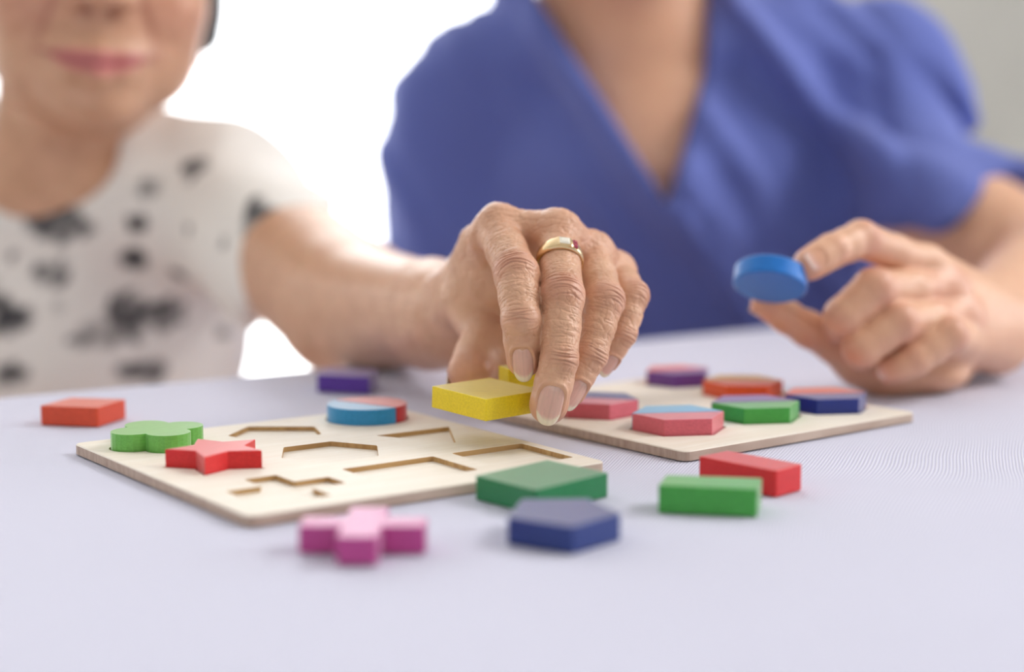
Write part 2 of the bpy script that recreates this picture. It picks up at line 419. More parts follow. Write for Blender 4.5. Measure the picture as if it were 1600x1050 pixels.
# ------------------------------------------------------------------ implicit-surface modelling of bodies
def rotm(ax, ay, az): return np.array(Matrix.Rotation(az, 3, 'Z') @ Matrix.Rotation(ay, 3, 'Y') @ Matrix.Rotation(ax, 3, 'X'))
def cone(a, b, ra, rb, k=.3, flat=None):
    a, b = np.array(a, float), np.array(b, float)
    ab = b - a; L2 = ab @ ab
    def f(p):
        q = p - a; t = np.clip((q @ ab) / L2, 0, 1)
        w = q - t[..., None] * ab
        return np.sqrt((w * w).sum(-1)) - (ra + (rb - ra) * t)
    m = max(ra, rb)
    return f, np.minimum(a, b) - m, np.maximum(a, b) + m, k, 'u'
def ell(c, r, k=.3, R=None, op='u'):
    c, r = np.array(c, float), np.array(r, float)
    Rm = np.eye(3) if R is None else np.array(R)
    def f(p):
        q = (p - c) @ Rm
        k0 = np.sqrt(((q / r) ** 2).sum(-1)); k1 = np.sqrt(((q / (r * r)) ** 2).sum(-1)) + 1e-9
        return k0 * (k0 - 1) / k1
    m = np.abs(Rm) @ r
    return f, c - m, c + m, k, op
def cut(prim): return (prim[0], prim[1], prim[2], prim[3], 's')
def smin(a, b, k):
    h = np.maximum(k - np.abs(a - b), 0) / k
    return np.minimum(a, b) - h * h * k * .25
class Grid:
    """rectilinear sampling grid; fine = list of (axis, lo, hi, spacing) gives a band of an axis its own spacing"""
    def __init__(s, lo, hi, h, fine=()):
        s.h = h; s.ax = []
        for d in range(3):
            f = [q for q in fine if q[0] == d]
            if f:
                _, a, b_, hf = f[0]; a = max(a, lo[d]); b_ = min(b_, hi[d])
                parts = []
                if a > lo[d] + 1e-6: parts.append(np.linspace(lo[d], a, int(np.ceil((a - lo[d]) / h)) + 1)[:-1])
                parts.append(np.linspace(a, b_, int(np.ceil((b_ - a) / hf)) + 1))
                if b_ < hi[d] - 1e-6: parts.append(np.linspace(b_, hi[d], int(np.ceil((hi[d] - b_) / h)) + 1)[1:])
                s.ax.append(np.concatenate(parts))
            else: s.ax.append(lo[d] + np.arange(int(np.ceil((hi[d] - lo[d]) / h)) + 1) * h)
        s.n = np.array([len(a) for a in s.ax]); s.lo = np.array([a[0] for a in s.ax]); s.hi = np.array([a[-1] for a in s.ax])
    def new(s): return np.full(s.n, 9.0, np.float32)
    def all(s): return np.stack(np.meshgrid(*s.ax, indexing='ij'), -1)
    def at(s, p): return tuple(int(np.clip(np.searchsorted(s.ax[d], p[d]), 0, s.n[d] - 1)) for d in range(3))
    def sub(s, lo, hi, m):
        i0 = [max(0, int(np.searchsorted(s.ax[d], lo[d] - m)) - 1) for d in range(3)]
        i1 = [min(s.n[d], int(np.searchsorted(s.ax[d], hi[d] + m)) + 1) for d in range(3)]
        if any(i1[d] - i0[d] < 2 for d in range(3)): return None, None
        X = np.stack(np.meshgrid(*[s.ax[d][i0[d]:i1[d]] for d in range(3)], indexing='ij'), -1)
        return tuple(slice(i0[d], i1[d]) for d in range(3)), X
    def put(s, D, prims):
        for f, lo, hi, k, op in prims:
            sl, X = s.sub(lo, hi, max(k, 3 * s.h) + 2 * s.h)
            if sl is None: continue
            v = f(X).astype(np.float32)
            if op == 'u': D[sl] = smin(D[sl], v, k)
            else: D[sl] = -smin(-D[sl], v, k)
        return D
def surfnet(g, D, smooth=1):
    S = D < 0
    c = np.zeros(np.array(D.shape) - 1, np.int8)
    for i in (0, 1):
        for j in (0, 1):
            for k in (0, 1):
                c += S[i:D.shape[0] - 1 + i, j:D.shape[1] - 1 + j, k:D.shape[2] - 1 + k]
    idx = np.argwhere((c > 0) & (c < 8))
    cid = np.full(c.shape, -1, np.int32); cid[tuple(idx.T)] = np.arange(len(idx))
    corners = [(i, j, k) for i in (0, 1) for j in (0, 1) for k in (0, 1)]
    val = {q: D[idx[:, 0] + q[0], idx[:, 1] + q[1], idx[:, 2] + q[2]] for q in corners}
    acc = np.zeros((len(idx), 3)); cnt = np.zeros(len(idx))
    for q in corners:
        for d in range(3):
            if q[d]: continue
            r = list(q); r[d] = 1; r = tuple(r)
            a, b_ = val[q], val[r]; m = (a < 0) != (b_ < 0)
            t = np.where(m, a / np.where(m, a - b_, 1), 0)
            for e in range(3): acc[:, e] += np.where(m, q[e] + (t if e == d else 0), 0)
            cnt += m
    fr = acc / cnt[:, None]; V = np.stack([g.ax[d][idx[:, d]] + fr[:, d] * (g.ax[d][idx[:, d] + 1] - g.ax[d][idx[:, d]]) for d in range(3)], 1)
    Fs = []
    for d in range(3):
        o = [e for e in range(3) if e != d]
        sl0 = [slice(None)] * 3; sl1 = [slice(None)] * 3
        sl0[d] = slice(0, -1); sl1[d] = slice(1, None)
        A, B = S[tuple(sl0)], S[tuple(sl1)]
        e = np.argwhere(A != B)
        e = e[(e[:, o[0]] > 0) & (e[:, o[1]] > 0) & (e[:, o[0]] < D.shape[o[0]] - 1) & (e[:, o[1]] < D.shape[o[1]] - 1)]
        if not len(e): continue
        q = []
        for s0, s1 in ((-1, -1), (0, -1), (0, 0), (-1, 0)):
            w = e.copy(); w[:, o[0]] += s0; w[:, o[1]] += s1; q.append(cid[tuple(w.T)])
        q = np.stack(q, 1)
        flip = A[tuple(e.T)] ^ (d == 1)
        q = np.where(flip[:, None], q, q[:, ::-1])
        Fs.append(q)
    F = np.concatenate(Fs); F = F[(F >= 0).all(1)]
    for _ in range(smooth): V = lap(V, F)
    return V, F
def lap(V, F, w=.5):
    E = np.concatenate([F[:, [0, 1]], F[:, [1, 2]], F[:, [2, 3]], F[:, [3, 0]]])
    acc = np.zeros_like(V); cnt = np.bincount(E.ravel(), minlength=len(V)).astype(float)
    for d in range(3):
        acc[:, d] = np.bincount(E[:, 0], V[E[:, 1], d], len(V)) + np.bincount(E[:, 1], V[E[:, 0], d], len(V))
    return V + w * (acc / np.maximum(cnt, 1)[:, None] - V)
def vnormals(V, F):
    n = np.cross(V[F[:, 2]] - V[F[:, 0]], V[F[:, 3]] - V[F[:, 1]])
    N = np.zeros_like(V)
    for i in range(4):
        for d in range(3): N[:, d] += np.bincount(F[:, i], n[:, d], len(V))
    return N / (np.linalg.norm(N, axis=1, keepdims=True) + 1e-12)
def subdiv(V, F):
    """one Catmull-Clark-like split through Blender's subsurf modifier"""
    me = bpy.data.meshes.new('tmp')
    me.vertices.add(len(V)); me.vertices.foreach_set('co', V.astype(np.float32).ravel())
    me.loops.add(F.size); me.loops.foreach_set('vertex_index', F.astype(np.int32).ravel())
    me.polygons.add(len(F)); me.polygons.foreach_set('loop_start', np.arange(0, F.size, 4, dtype=np.int32))
    me.polygons.foreach_set('loop_total', np.full(len(F), 4, np.int32)); me.update(calc_edges=True)
    o = bpy.data.objects.new('tmp', me); col.objects.link(o)
    m = o.modifiers.new('s', 'SUBSURF'); m.levels = 1; m.render_levels = 1
    ev = o.evaluated_get(bpy.context.evaluated_depsgraph_get()); m2 = ev.to_mesh()
    V2 = np.empty(len(m2.vertices) * 3, np.float32); m2.vertices.foreach_get('co', V2)
    F2 = np.empty(len(m2.loops), np.int32); m2.loops.foreach_get('vertex_index', F2)
    ev.to_mesh_clear(); bpy.data.objects.remove(o); bpy.data.meshes.remove(me)
    return V2.reshape(-1, 3).astype(float), F2.reshape(-1, 4)
def hashn(I, seed):
    h = (I[..., 0] * 73856093) ^ (I[..., 1] * 19349663) ^ (I[..., 2] * 83492791) ^ (seed * 2654435761)
    h = (h ^ (h >> 13)) * 1274126177; h = h ^ (h >> 16)
    return (h & 0xffff) / 65535.0
def vnoise(Pn, seed=0):
    Pn = np.asarray(Pn, float); I = np.floor(Pn).astype(np.int64); f = Pn - I; f = f * f * (3 - 2 * f)
    out = 0
    for i in (0, 1):
        for j in (0, 1):
            for k in (0, 1):
                w = (f[..., 0] if i else 1 - f[..., 0]) * (f[..., 1] if j else 1 - f[..., 1]) * (f[..., 2] if k else 1 - f[..., 2])
                out = out + w * hashn(I + np.array([i, j, k]), seed)
    return out * 2 - 1
def fbm(Pn, seed=0, o=3):
    return sum(vnoise(np.asarray(Pn) * 2 ** i, seed + i) * .5 ** i for i in range(o))
def submesh(V, F, keep):
    fk = keep[F].all(1); F = F[fk]
    used = np.zeros(len(V), bool); used[F.ravel()] = True
    m = np.cumsum(used) - 1
    return V[used], m[F], used
def smooth01(x): x = np.clip(x, 0, 1); return x * x * (3 - 2 * x)

# ------------------------------------------------------------------ skin
def skin_mat(name, base, dark, scale=1.0):
    m, nt, b = mat_new(name, base, 0.37, 0.5)
    b.inputs['Subsurface Weight'].default_value = 0.1
    b.inputs['Subsurface Radius'].default_value = (1.0, 0.35, 0.2)
    b.inputs['Subsurface Scale'].default_value = 0.0015
    at = node(nt, 'ShaderNodeAttribute'); at.attribute_name = 'tint'
    n = node(nt, 'ShaderNodeTexNoise'); n.inputs['Scale'].default_value = 90; n.inputs['Detail'].default_value = 4
    nt.links.new(obj_coords(nt), n.inputs['Vector'])
    cr = ramp(nt, n.outputs['Fac'], [(0.3, dark), (0.7, base)])
    mx = node(nt, 'ShaderNodeMix', data_type='RGBA', blend_type='MULTIPLY'); mx.inputs['Factor'].default_value = 1
    nt.links.new(cr, mx.inputs[6]); nt.links.new(at.outputs['Color'], mx.inputs[7])
    nt.links.new(mx.outputs[2], b.inputs['Base Color'])
    v = node(nt, 'ShaderNodeTexVoronoi'); v.inputs['Scale'].default_value = 900 * scale; v.feature = 'DISTANCE_TO_EDGE'
    nt.links.new(obj_coords(nt), v.inputs['Vector'])
    n2 = node(nt, 'ShaderNodeTexNoise'); n2.inputs['Scale'].default_value = 420; n2.inputs['Detail'].default_value = 3
    nt.links.new(obj_coords(nt), n2.inputs['Vector'])
    ad = node(nt, 'ShaderNodeMath', operation='ADD'); nt.links.new(v.outputs['Distance'], ad.inputs[0]); nt.links.new(n2.outputs['Fac'], ad.inputs[1])
    bump(nt, b, ad.outputs[0], 0.22, 0.0004)
    return m
MAT['skin_old'] = skin_mat('elder_skin', srgb(226, 180, 150), srgb(208, 160, 130))
MAT['skin_young'] = skin_mat('young_skin', srgb(233, 184, 152), srgb(224, 172, 142), 1.2)
nail_m, nt, nb_ = mat_new('nail', srgb(236, 200, 186), 0.22, 0.5)
nb_.inputs['Subsurface Weight'].default_value = 0.2; nb_.inputs['Subsurface Scale'].default_value = 0.002
at = node(nt, 'ShaderNodeAttribute'); at.attribute_name = 'tint'
nt.links.new(at.outputs['Color'], nb_.inputs['Base Color'])
MAT['nail'] = nail_m

class Finger:
    """joints: MCP, PIP, DIP, TIP centres in cm with radii; hint = dorsal direction"""
    def __init__(s, J, R, hint, nail=(0.52, 1.05), ring=False):
        s.J = [np.array(j) for j in J]; s.R = R
        s.ax = s.J[-1] - s.J[-2]; s.L = np.linalg.norm(s.ax); s.ax /= s.L
        h = np.array(hint, float); s.dor = h - s.ax * (h @ s.ax); s.dor /= np.linalg.norm(s.dor)
        s.sid = np.cross(s.ax, s.dor); s.hint = h / np.linalg.norm(h); s.nail = nail
    def prims(s, kk=.22):
        out = []
        for i in range(len(s.J) - 1):
            a, b, ra, rb = s.J[i], s.J[i + 1], s.R[i], s.R[i + 1]
            mid = a + (b - a) * .5; rm = min(ra, rb) * .5 + (ra + rb) * .25 - (.02 if i < len(s.J) - 2 else -.01)
            rm = (ra + rb) / 2 * (.95 if i < len(s.J) - 2 else 1.0)
            out += [cone(a, mid, ra, rm, kk), cone(mid, b, rm, rb, kk)]
        # pulp of the fingertip
        t, d = s.J[-1], s.dor
        out.append(ell(t - d * .10 * s.R[-1] - s.ax * .12, (s.R[-1] * .98,) * 3, kk))
        return out
def local(V, F_, seg):
    """axial distance, arc position and dorsal weight of points in the frame of one finger segment"""
    a, b = F_.J[seg], F_.J[seg + 1]; ax = (b - a); L = np.linalg.norm(ax); ax = ax / L
    q = V - a; t = q @ ax; w = q - t[:, None] * ax
    d = F_.hint - ax * (F_.hint @ ax); d /= np.linalg.norm(d); sd = np.cross(ax, d)
    r = np.linalg.norm(w, axis=1) + 1e-9
    ang = np.arctan2(w @ sd, w @ d)
    return t, ang, r, L, (w @ d) / r
def wrinkle_hand(V, N, fingers, amp, seed=0):
    """creases over the finger joints, fine cross lines, tints"""
    disp = np.zeros(len(V)); tint = np.ones((len(V), 3))
    # nearest finger for each vertex
    dist = np.full((len(V), len(fingers)), 9.0)
    for i, f in enumerate(fingers):
        for sgm in range(len(f.J) - 1):
            a, b = f.J[sgm], f.J[sgm + 1]; ab = b - a; t = np.clip(((V - a) @ ab) / (ab @ ab), 0, 1)
            d = np.linalg.norm(V - a - t[:, None] * ab, axis=1) - (f.R[sgm] + (f.R[sgm + 1] - f.R[sgm]) * t)
            dist[:, i] = np.minimum(dist[:, i], d)
    near = dist.argmin(1); dn = dist.min(1)
    for i, f in enumerate(fingers):
        m = (near == i) & (dn < .35)
        if not m.any(): continue
        Vi = V[m]; dd = np.zeros(len(Vi)); tt = np.ones((len(Vi), 3))
        nj = len(f.J)
        for j in range(1, nj - 1):               # PIP and DIP
            c = f.J[j]; t0 = f.J[j + 1] - f.J[j - 1]; t0 /= np.linalg.norm(t0)
            d = f.hint - t0 * (f.hint @ t0); d /= np.linalg.norm(d); sd = np.cross(t0, d)
            q = Vi - c; x = q @ t0; y = q @ sd; dz = q @ d
            dorsal = smooth01(dz / f.R[j] * 1.3 + .25)
            wide = .62 if j == 1 else .36
            env = np.exp(-(x / wide) ** 2) * dorsal
            rs = np.random.RandomState(seed + i * 7 + j)
            n = 7 if j == 1 else 5
            for c_i in range(n):
                x0 = (c_i - (n - 1) / 2) * (.175 if j == 1 else .13) + rs.uniform(-.035, .035)
                bow = rs.uniform(.05, .16) * (1 if x0 < 0 else -1) * (1 if j == 1 else .6)
                wob = .05 * vnoise(np.stack([y * 2.2 + c_i * 9, x * .6 + i * 5, np.full_like(x, seed + j)], 1), seed + c_i)
                line = x - x0 + bow * (y / f.R[j]) ** 2 * 1.2 + wob
                w = rs.uniform(.022, .036); dep = rs.uniform(.5, 1.0)
                ln = smooth01(1.15 - np.abs(y / f.R[j] - rs.uniform(-.25, .25)) * 1.05)
                dd -= env * ln * dep * .042 * np.exp(-(line / w) ** 2)
                dd += env * ln * dep * .014 * np.exp(-((line + .06) / .05) ** 2)
            red = np.exp(-(x / (wide * 1.1)) ** 2) * dorsal * (.9 if j == 1 else .5)
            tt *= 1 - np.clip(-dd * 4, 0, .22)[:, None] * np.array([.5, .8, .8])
            tt *= 1 - red[:, None] * np.array([.07, .17, .13])
        # fine cross lines along the whole finger
        for sgm in range(nj - 1):
            t, ang, r, L, dz = local(Vi, f, sgm)
            on = (smooth01((t + .1) / .3) * smooth01((L - t + .1) / .3))
            arc = ang * f.R[sgm]
            n1 = vnoise(np.stack([t * 7.5, arc * 1.5 + t * .8, np.full_like(t, i + sgm * 3.3)], 1), seed + 31)
            n2 = vnoise(np.stack([t * 4 + arc * 3.5, arc * 5 - t * 3, np.full_like(t, i * 2 + sgm)], 1), seed + 37)
            last = sgm == nj - 2
            fac = smooth01((L * .45 - t) / .3) if last else 1
            dd -= on * fac * (.017 * np.maximum(0, .35 - np.abs(n1)) / .35 + .012 * np.maximum(0, .3 - np.abs(n2)) / .3) * np.clip(dz + .5, 0.1, 1)
        # fingertip: nail bed and folds
        q = Vi - f.J[-1]; x = q @ f.ax; y = q @ f.sid; z = q @ f.dor
        hw, hl = f.nail; rt = f.R[-1]
        nx = (x - (.42 * rt - hl / 2 + .15)) / (hl / 2); ny = y / hw
        rr = (np.abs(nx) ** 3 + np.abs(ny) ** 3) ** (1 / 3.)
        top = smooth01(z / rt * 2)
        dd += top * (.035 * np.exp(-((rr - 1.14) / .12) ** 2) * smooth01(1.2 - nx * 1.5) - .05 * smooth01((1.03 - rr) / .12))
        tipred = smooth01((x + .9) / 1.1) * .8
        tt *= 1 - tipred[:, None] * np.array([.03, .13, .10])
        disp[m] += dd; tint[m] = tt
    return disp * amp, tint, near, dn

def make_nail(f, parent, name='fingernail', lift=.0, length_free=.22, young=False):
    hw, hl = f.nail; rt = f.R[-1]
    xc = .42 * rt - hl / 2 + .15
    nu, nv = 18, 14
    Vt, C = [], []
    # sample the finger's dorsal profile and lay the plate on it
    for lay in (0, 1):
        for i in range(nu):
            for j in range(nv):
                a = -1 + 2 * i / (nu - 1); b = -1 + 2 * j / (nv - 1)
                # square -> superellipse
                s = (abs(a) ** 3 + abs(b) ** 3) ** (1 / 3.) + 1e-9; mx = max(abs(a), abs(b))
                nx, ny = a * mx / s, b * mx / s
                ext = length_free * smooth01(np.array(nx * .5 + .5)) if nx > 0 else 0
                x = xc + nx * hl / 2 + float(ext) * (1 - .5 * abs(ny) ** 2)
                y = ny * hw
                rad = rt * 1.0
                rx = rt
                cr = math.sqrt(max(.02, rad * rad - y * y * .86))
                drop = .055 * (max(0, x) / rt) ** 2 * rt + .02 * max(0, -nx)
                z = cr - drop + .015 + lift - lay * .05
                p = f.J[-1] + f.ax * x + f.sid * y + f.dor * z
                Vt.append(p)
                fr = smooth01(np.array((nx - .58 + .22 * ny * ny) / .14))
                lun = smooth01(np.array((-nx - .62 - .5 * ny * ny) / .2)) * .5
                ridge = .03 * math.sin(ny * 17) + .02 * math.sin(ny * 31 + 1)
                base = np.array(srgb(228, 182, 168)[:3]) if not young else np.array(srgb(232, 180, 164)[:3])
                free = np.array(srgb(*((242, 228, 204) if not young else (246, 214, 204)))[:3]); lunc = np.array(srgb(240, 214, 204)[:3])
                c = base * (1 - lun) + lunc * lun; c = c * (1 - fr) + free * fr
                C.append(c * (1 + ridge))
    Fs = []
    n = nu * nv
    for i in range(nu - 1):
        for j in range(nv - 1):
            q = (i * nv + j, (i + 1) * nv + j, (i + 1) * nv + j + 1, i * nv + j + 1)
            Fs.append(q[::-1]); Fs.append(tuple(n + k for k in q))
    rim = [(i, 0) for i in range(nu)] + [(nu - 1, j) for j in range(1, nv)] + [(i, nv - 1) for i in range(nu - 2, -1, -1)] + [(0, j) for j in range(nv - 2, 0, -1)]
    for k in range(len(rim)):
        p, q = rim[k], rim[(k + 1) % len(rim)]
        Fs.append((p[0] * nv + p[1], q[0] * nv + q[1], n + q[0] * nv + q[1], n + p[0] * nv + p[1]))
    o = np_mesh(name, np.array(Vt), np.array(Fs), MAT['nail'], parent, attrs={'tint': np.array(C)})
    return o

# ---- generic head, in its own frame (face looks towards -Y), scaled and placed by M
def head_prims(o, R, s=1.0, smile=0.0, neck_to=None, neck_r=(5.0, 5.4)):
    o = np.array(o, float)
    def T(p): return o + R @ (np.array(p, float) * s)
    def E(c, r, k, op='u', Rl=None): return ell(T(c), np.array(r) * s, k * s, R if Rl is None else R @ Rl, op)
    def Cn(a, b, ra, rb, k): return cone(T(a), T(b), ra * s, rb * s, k * s)
    pr = [E((0, 1.8, 3.4), (6.8, 9.0, 8.2), 1.0), E((0, -1.6, -1.3), (6.0, 7.1, 7.6), 1.5),
          E((0, -2.2, -5.4), (5.2, 5.6, 3.2), 1.5), E((0, -6.1, -7.5), (2.3, 1.9, 1.6), 1.6),
          E((-3.7, -4.7, -1.9), (2.5, 2.9, 2.5), 1.6), E((3.7, -4.7, -1.9), (2.5, 2.9, 2.5), 1.6),
          E((0, -5.6, -5.2), (3.3, 2.8, 2.1), 1.2),
          E((-3.6, -3.6, -4.8), (1.8, 2.5, 2.2), 1.6), E((3.6, -3.6, -4.8), (1.9, 2.5, 2.2), 1.6),
          # nose
          Cn((0, -8.0, 2.2), (0, -10.0, -1.6), .62, 1.0, .7), E((-1.35, -8.9, -2.0), (.85, .95, .72), .35), E((1.35, -8.9, -2.0), (.85, .95, .72), .35),
          E((-.72, -9.5, -2.75), (.36, .5, .4), .22, 's'), E((.72, -9.5, -2.75), (.36, .5, .4), .22, 's'),
          # brow and eye sockets
          E((0, -6.9, 3.0), (3.6, 1.0, .8), 1.4),
          E((-3.0, -8.2, 1.5), (1.5, 1.2, .9), .9, 's'), E((3.0, -8.2, 1.5), (1.5, 1.2, .9), .9, 's')]
    for sx in (-1, 1):
        pr += [Cn((0, -8.65, -4.95), (sx * 1.5, -8.2, -5.0), .42, .36, .35), Cn((sx * 1.5, -8.2, -5.0), (sx * (2.6 + smile * .7), -7.2, -5.2 + smile * .55), .36, .2, .35),
               Cn((0, -8.5, -6.0), (sx * 1.4, -8.1, -5.85), .52, .46, .35), Cn((sx * 1.4, -8.1, -5.85), (sx * (2.6 + smile * .7), -7.2, -5.3 + smile * .55), .46, .2, .35),
               cut(Cn((0, -9.2, -5.42), (sx * (1.6), -8.75, -5.4), .10, .10, .25)), cut(Cn((sx * 1.6, -8.75, -5.4), (sx * (3.0 + smile * .7), -7.5, -5.3 + smile * .6), .10, .12, .25))]
        # smile folds beside the nose
        pr.append(cut(Cn((sx * 1.9, -8.5, -2.0), (sx * (3.2 + smile * .5), -7.9, -5.0), .10 + .1 * smile, .14 + .12 * smile, .7)))
        # ear
        pr.append(E((sx * 6.5, 1.2, -.4), (.6, 1.7, 2.8), .4)); pr.append(E((sx * 7.1, .6, -.1), (.5, 1.0, 1.9), .4, 's'))
        # eyelids
        pr.append(E((sx * 3.0, -6.2, 1.4), (1.5, 1.25, 1.15), .3)); pr.append(E((sx * 3.0, -7.5, 1.3), (1.15, .75, .26), .12, 's'))
    if neck_to is not None:
        pr.append(cone(T((0, 2.0, -5.5)), neck_to, neck_r[0], neck_r[1], 1.8))
    return pr, T
def face_tint(V, T, R, o, s, smile):
    q = (V - np.array(o)) @ R / s
    tint = np.ones((len(V), 3))
    x, y, z = q.T
    front = smooth01((-y - 5.5) / 1.0)
    zc = -5.4 + smile * .5 * np.clip((np.abs(x) / 3.0), 0, 1) ** 2
    lips = smooth01((2.9 - np.abs(x)) / .9) * smooth01((.80 * np.clip(1 - (np.abs(x) / 3.4) ** 2, 0, 1) - np.abs(z - zc)) / .22) * front
    tint *= 1 - lips[:, None] * np.array([.08, .44, .20])
    slit = np.exp(-((z - zc) / .17) ** 2) * smooth01((3.3 - np.abs(x)) / .3) * front
    tint *= 1 - slit[:, None] * np.array([.45, .68, .58])
    for sx in (-1, 1):
        ck = np.exp(-(((x - sx * 4) / 2.4) ** 2 + ((z + 2.3) / 2.0) ** 2)) * front
        tint *= 1 - ck[:, None] * np.array([.0, .12, .09])
        nst = np.exp(-(((x - sx * .72) / .35) ** 2 + ((z + 2.65) / .4) ** 2)) * smooth01((-y - 8) / .5)
        tint *= 1 - nst[:, None] * np.array([.5, .62, .6])
        fold = np.exp(-((x * sx - (2.2 + .36 * np.clip(-z - 1.6, 0, 4))) / .22) ** 2) * smooth01((-z - 1.4) / .6) * smooth01((z + 5.6) / .8) * smooth01((-y - 6) / .8) * smile
        tint *= 1 - fold[:, None] * np.array([.22, .34, .34])
    return tint

def merge_body(name, VA, FA, tA, VB, FB, tB, mat, parent):
    """coarse body A and fine hand B, both already cut at the same plane of the forearm; the rims are sewn together"""
    o = np_mesh(name, np.concatenate([VA, VB]), np.concatenate([FA, FB + len(VA)]), mat, parent, attrs={'tint': np.concatenate([tA, tB])})
    return o
def rim_loops(F, T, nV):
    E = np.concatenate([F[:, [0, 1]], F[:, [1, 2]], F[:, [2, 3]], F[:, [3, 0]], T[:, [0, 1]], T[:, [1, 2]], T[:, [2, 0]]]).astype(np.int64)
    key = np.minimum(E[:, 0], E[:, 1]) * nV + np.maximum(E[:, 0], E[:, 1])
    u, inv, c = np.unique(key, return_inverse=True, return_counts=True)
    be = E[c[inv] == 1]
    nxt = {}
    for a, b in be: nxt[int(a)] = int(b)
    loops = []; left = dict(nxt)
    while left:
        s0 = next(iter(left)); l = [s0]; cur = left.pop(s0)
        while cur != s0 and cur in left: l.append(cur); cur = left.pop(cur)
        loops.append(l)
    return loops
def clip(V, F, c, ax, keep):
    """cut a quad mesh at a plane; returns vertices, quads, triangles and the source vertex of each vertex"""
    me = bpy.data.meshes.new('tmp')
    me.vertices.add(len(V)); me.vertices.foreach_set('co', V.astype(np.float32).ravel())
    me.loops.add(F.size); me.loops.foreach_set('vertex_index', F.astype(np.int32).ravel())
    me.polygons.add(len(F)); me.polygons.foreach_set('loop_start', np.arange(0, F.size, 4, dtype=np.int32))
    me.polygons.foreach_set('loop_total', np.full(len(F), 4, np.int32)); me.update(calc_edges=True)
    at = me.attributes.new('oid', 'INT', 'POINT'); at.data.foreach_set('value', np.arange(len(V), dtype=np.int32))
    bm = bmesh.new(); bm.from_mesh(me)
    cv, av = Vector(c), Vector(ax)
    if keep < 0: bmesh.ops.bisect_plane(bm, geom=bm.verts[:] + bm.edges[:] + bm.faces[:], dist=1e-5, plane_co=cv, plane_no=av, clear_outer=True)
    else:        # only the stump round the cut goes, the rest of the body stays
        fs = [f for f in bm.faces if (f.calc_center_median() - cv).length < 7.5]
        es = list({e for f in fs for e in f.edges}); vs_ = list({v for f in fs for v in f.verts})
        bmesh.ops.bisect_plane(bm, geom=vs_ + es + fs, dist=1e-5, plane_co=cv, plane_no=av)
        bad = [f for f in bm.faces if (f.calc_center_median() - cv).length < 7.5 and (f.calc_center_median() - cv).dot(av) < 0]
        bmesh.ops.delete(bm, geom=bad, context='FACES')
    big = [f for f in bm.faces if len(f.verts) > 4]
    if big: bmesh.ops.triangulate(bm, faces=big)
    bm.to_mesh(me); bm.free()
    n = len(me.vertices); V2 = np.empty(n * 3, np.float32); me.vertices.foreach_get('co', V2)
    oid = np.empty(n, np.int32); me.attributes['oid'].data.foreach_get('value', oid)
    li = np.empty(len(me.loops), np.int32); me.loops.foreach_get('vertex_index', li)
    lt = np.empty(len(me.polygons), np.int32); me.polygons.foreach_get('loop_total', lt)
    ls = np.empty(len(me.polygons), np.int32); me.polygons.foreach_get('loop_start', ls)
    q = ls[lt == 4]; t = ls[lt == 3]
    Q = np.stack([li[q + k] for k in range(4)], 1); T = np.stack([li[t + k] for k in range(3)], 1) if len(t) else np.zeros((0, 3), int)
    bpy.data.meshes.remove(me)
    return V2.reshape(-1, 3).astype(float), Q, T, oid
def sew(VA, FA, TA_, VB, FB, TB_, c, ax):
    """close the gap between the rim of A and the rim of B round the axis ax through c: quads/tris as degenerate-free quads"""
    n = len(VA); V = np.concatenate([VA, VB]); FBn = FB + n
    la = max(rim_loops(FA, TA_, n), key=lambda l: -abs(np.mean((VA[l] - c) @ ax)) + len(l) * 1e-4)
    lb = max(rim_loops(FB, TB_, len(VB)), key=lambda l: -abs(np.mean((VB[l] - c) @ ax)) + len(l) * 1e-4)
    lb = [i + n for i in lb]
    e1 = np.cross(ax, [0.3, .1, 1.0]); e1 /= np.linalg.norm(e1); e2 = np.cross(ax, e1)
    ang = lambda l: np.arctan2((V[l] - c) @ e2, (V[l] - c) @ e1)
    def order(l):
        a = np.unwrap(ang(l))
        if a[-1] < a[0]: l = l[::-1]; a = np.unwrap(ang(l))
        k = int(np.argmin(np.mod(ang(l), 2 * np.pi))); l = l[k:] + l[:k]
        return l, np.maximum.accumulate(np.unwrap(ang(l)) - 0)
    la, aa = order(la); lb, ab = order(lb)
    aa = aa - 2 * np.pi * round((aa[0] - ab[0]) / (2 * np.pi))
    la = la + [la[0]]; lb = lb + [lb[0]]; aa = np.append(aa, aa[0] + 2 * np.pi); ab = np.append(ab, ab[0] + 2 * np.pi)
    tris = []; i = j = 0
    while i < len(la) - 1 or j < len(lb) - 1:
        if j >= len(lb) - 1 or (i < len(la) - 1 and aa[i + 1] <= ab[j + 1]): tris.append((la[i], la[i + 1], lb[j])); i += 1
        else: tris.append((la[i], lb[j + 1], lb[j])); j += 1
    tris = np.array(tris)
    cc = V[tris].mean(1); nn = np.cross(V[tris[:, 1]] - V[tris[:, 0]], V[tris[:, 2]] - V[tris[:, 0]]); w = cc - c; w = w - (w @ ax)[:, None] * ax
    if (nn * w).sum() < 0: tris = tris[:, ::-1]
    return V, np.concatenate([FA, FBn]), np.concatenate([TA_, TB_ + n, tris])
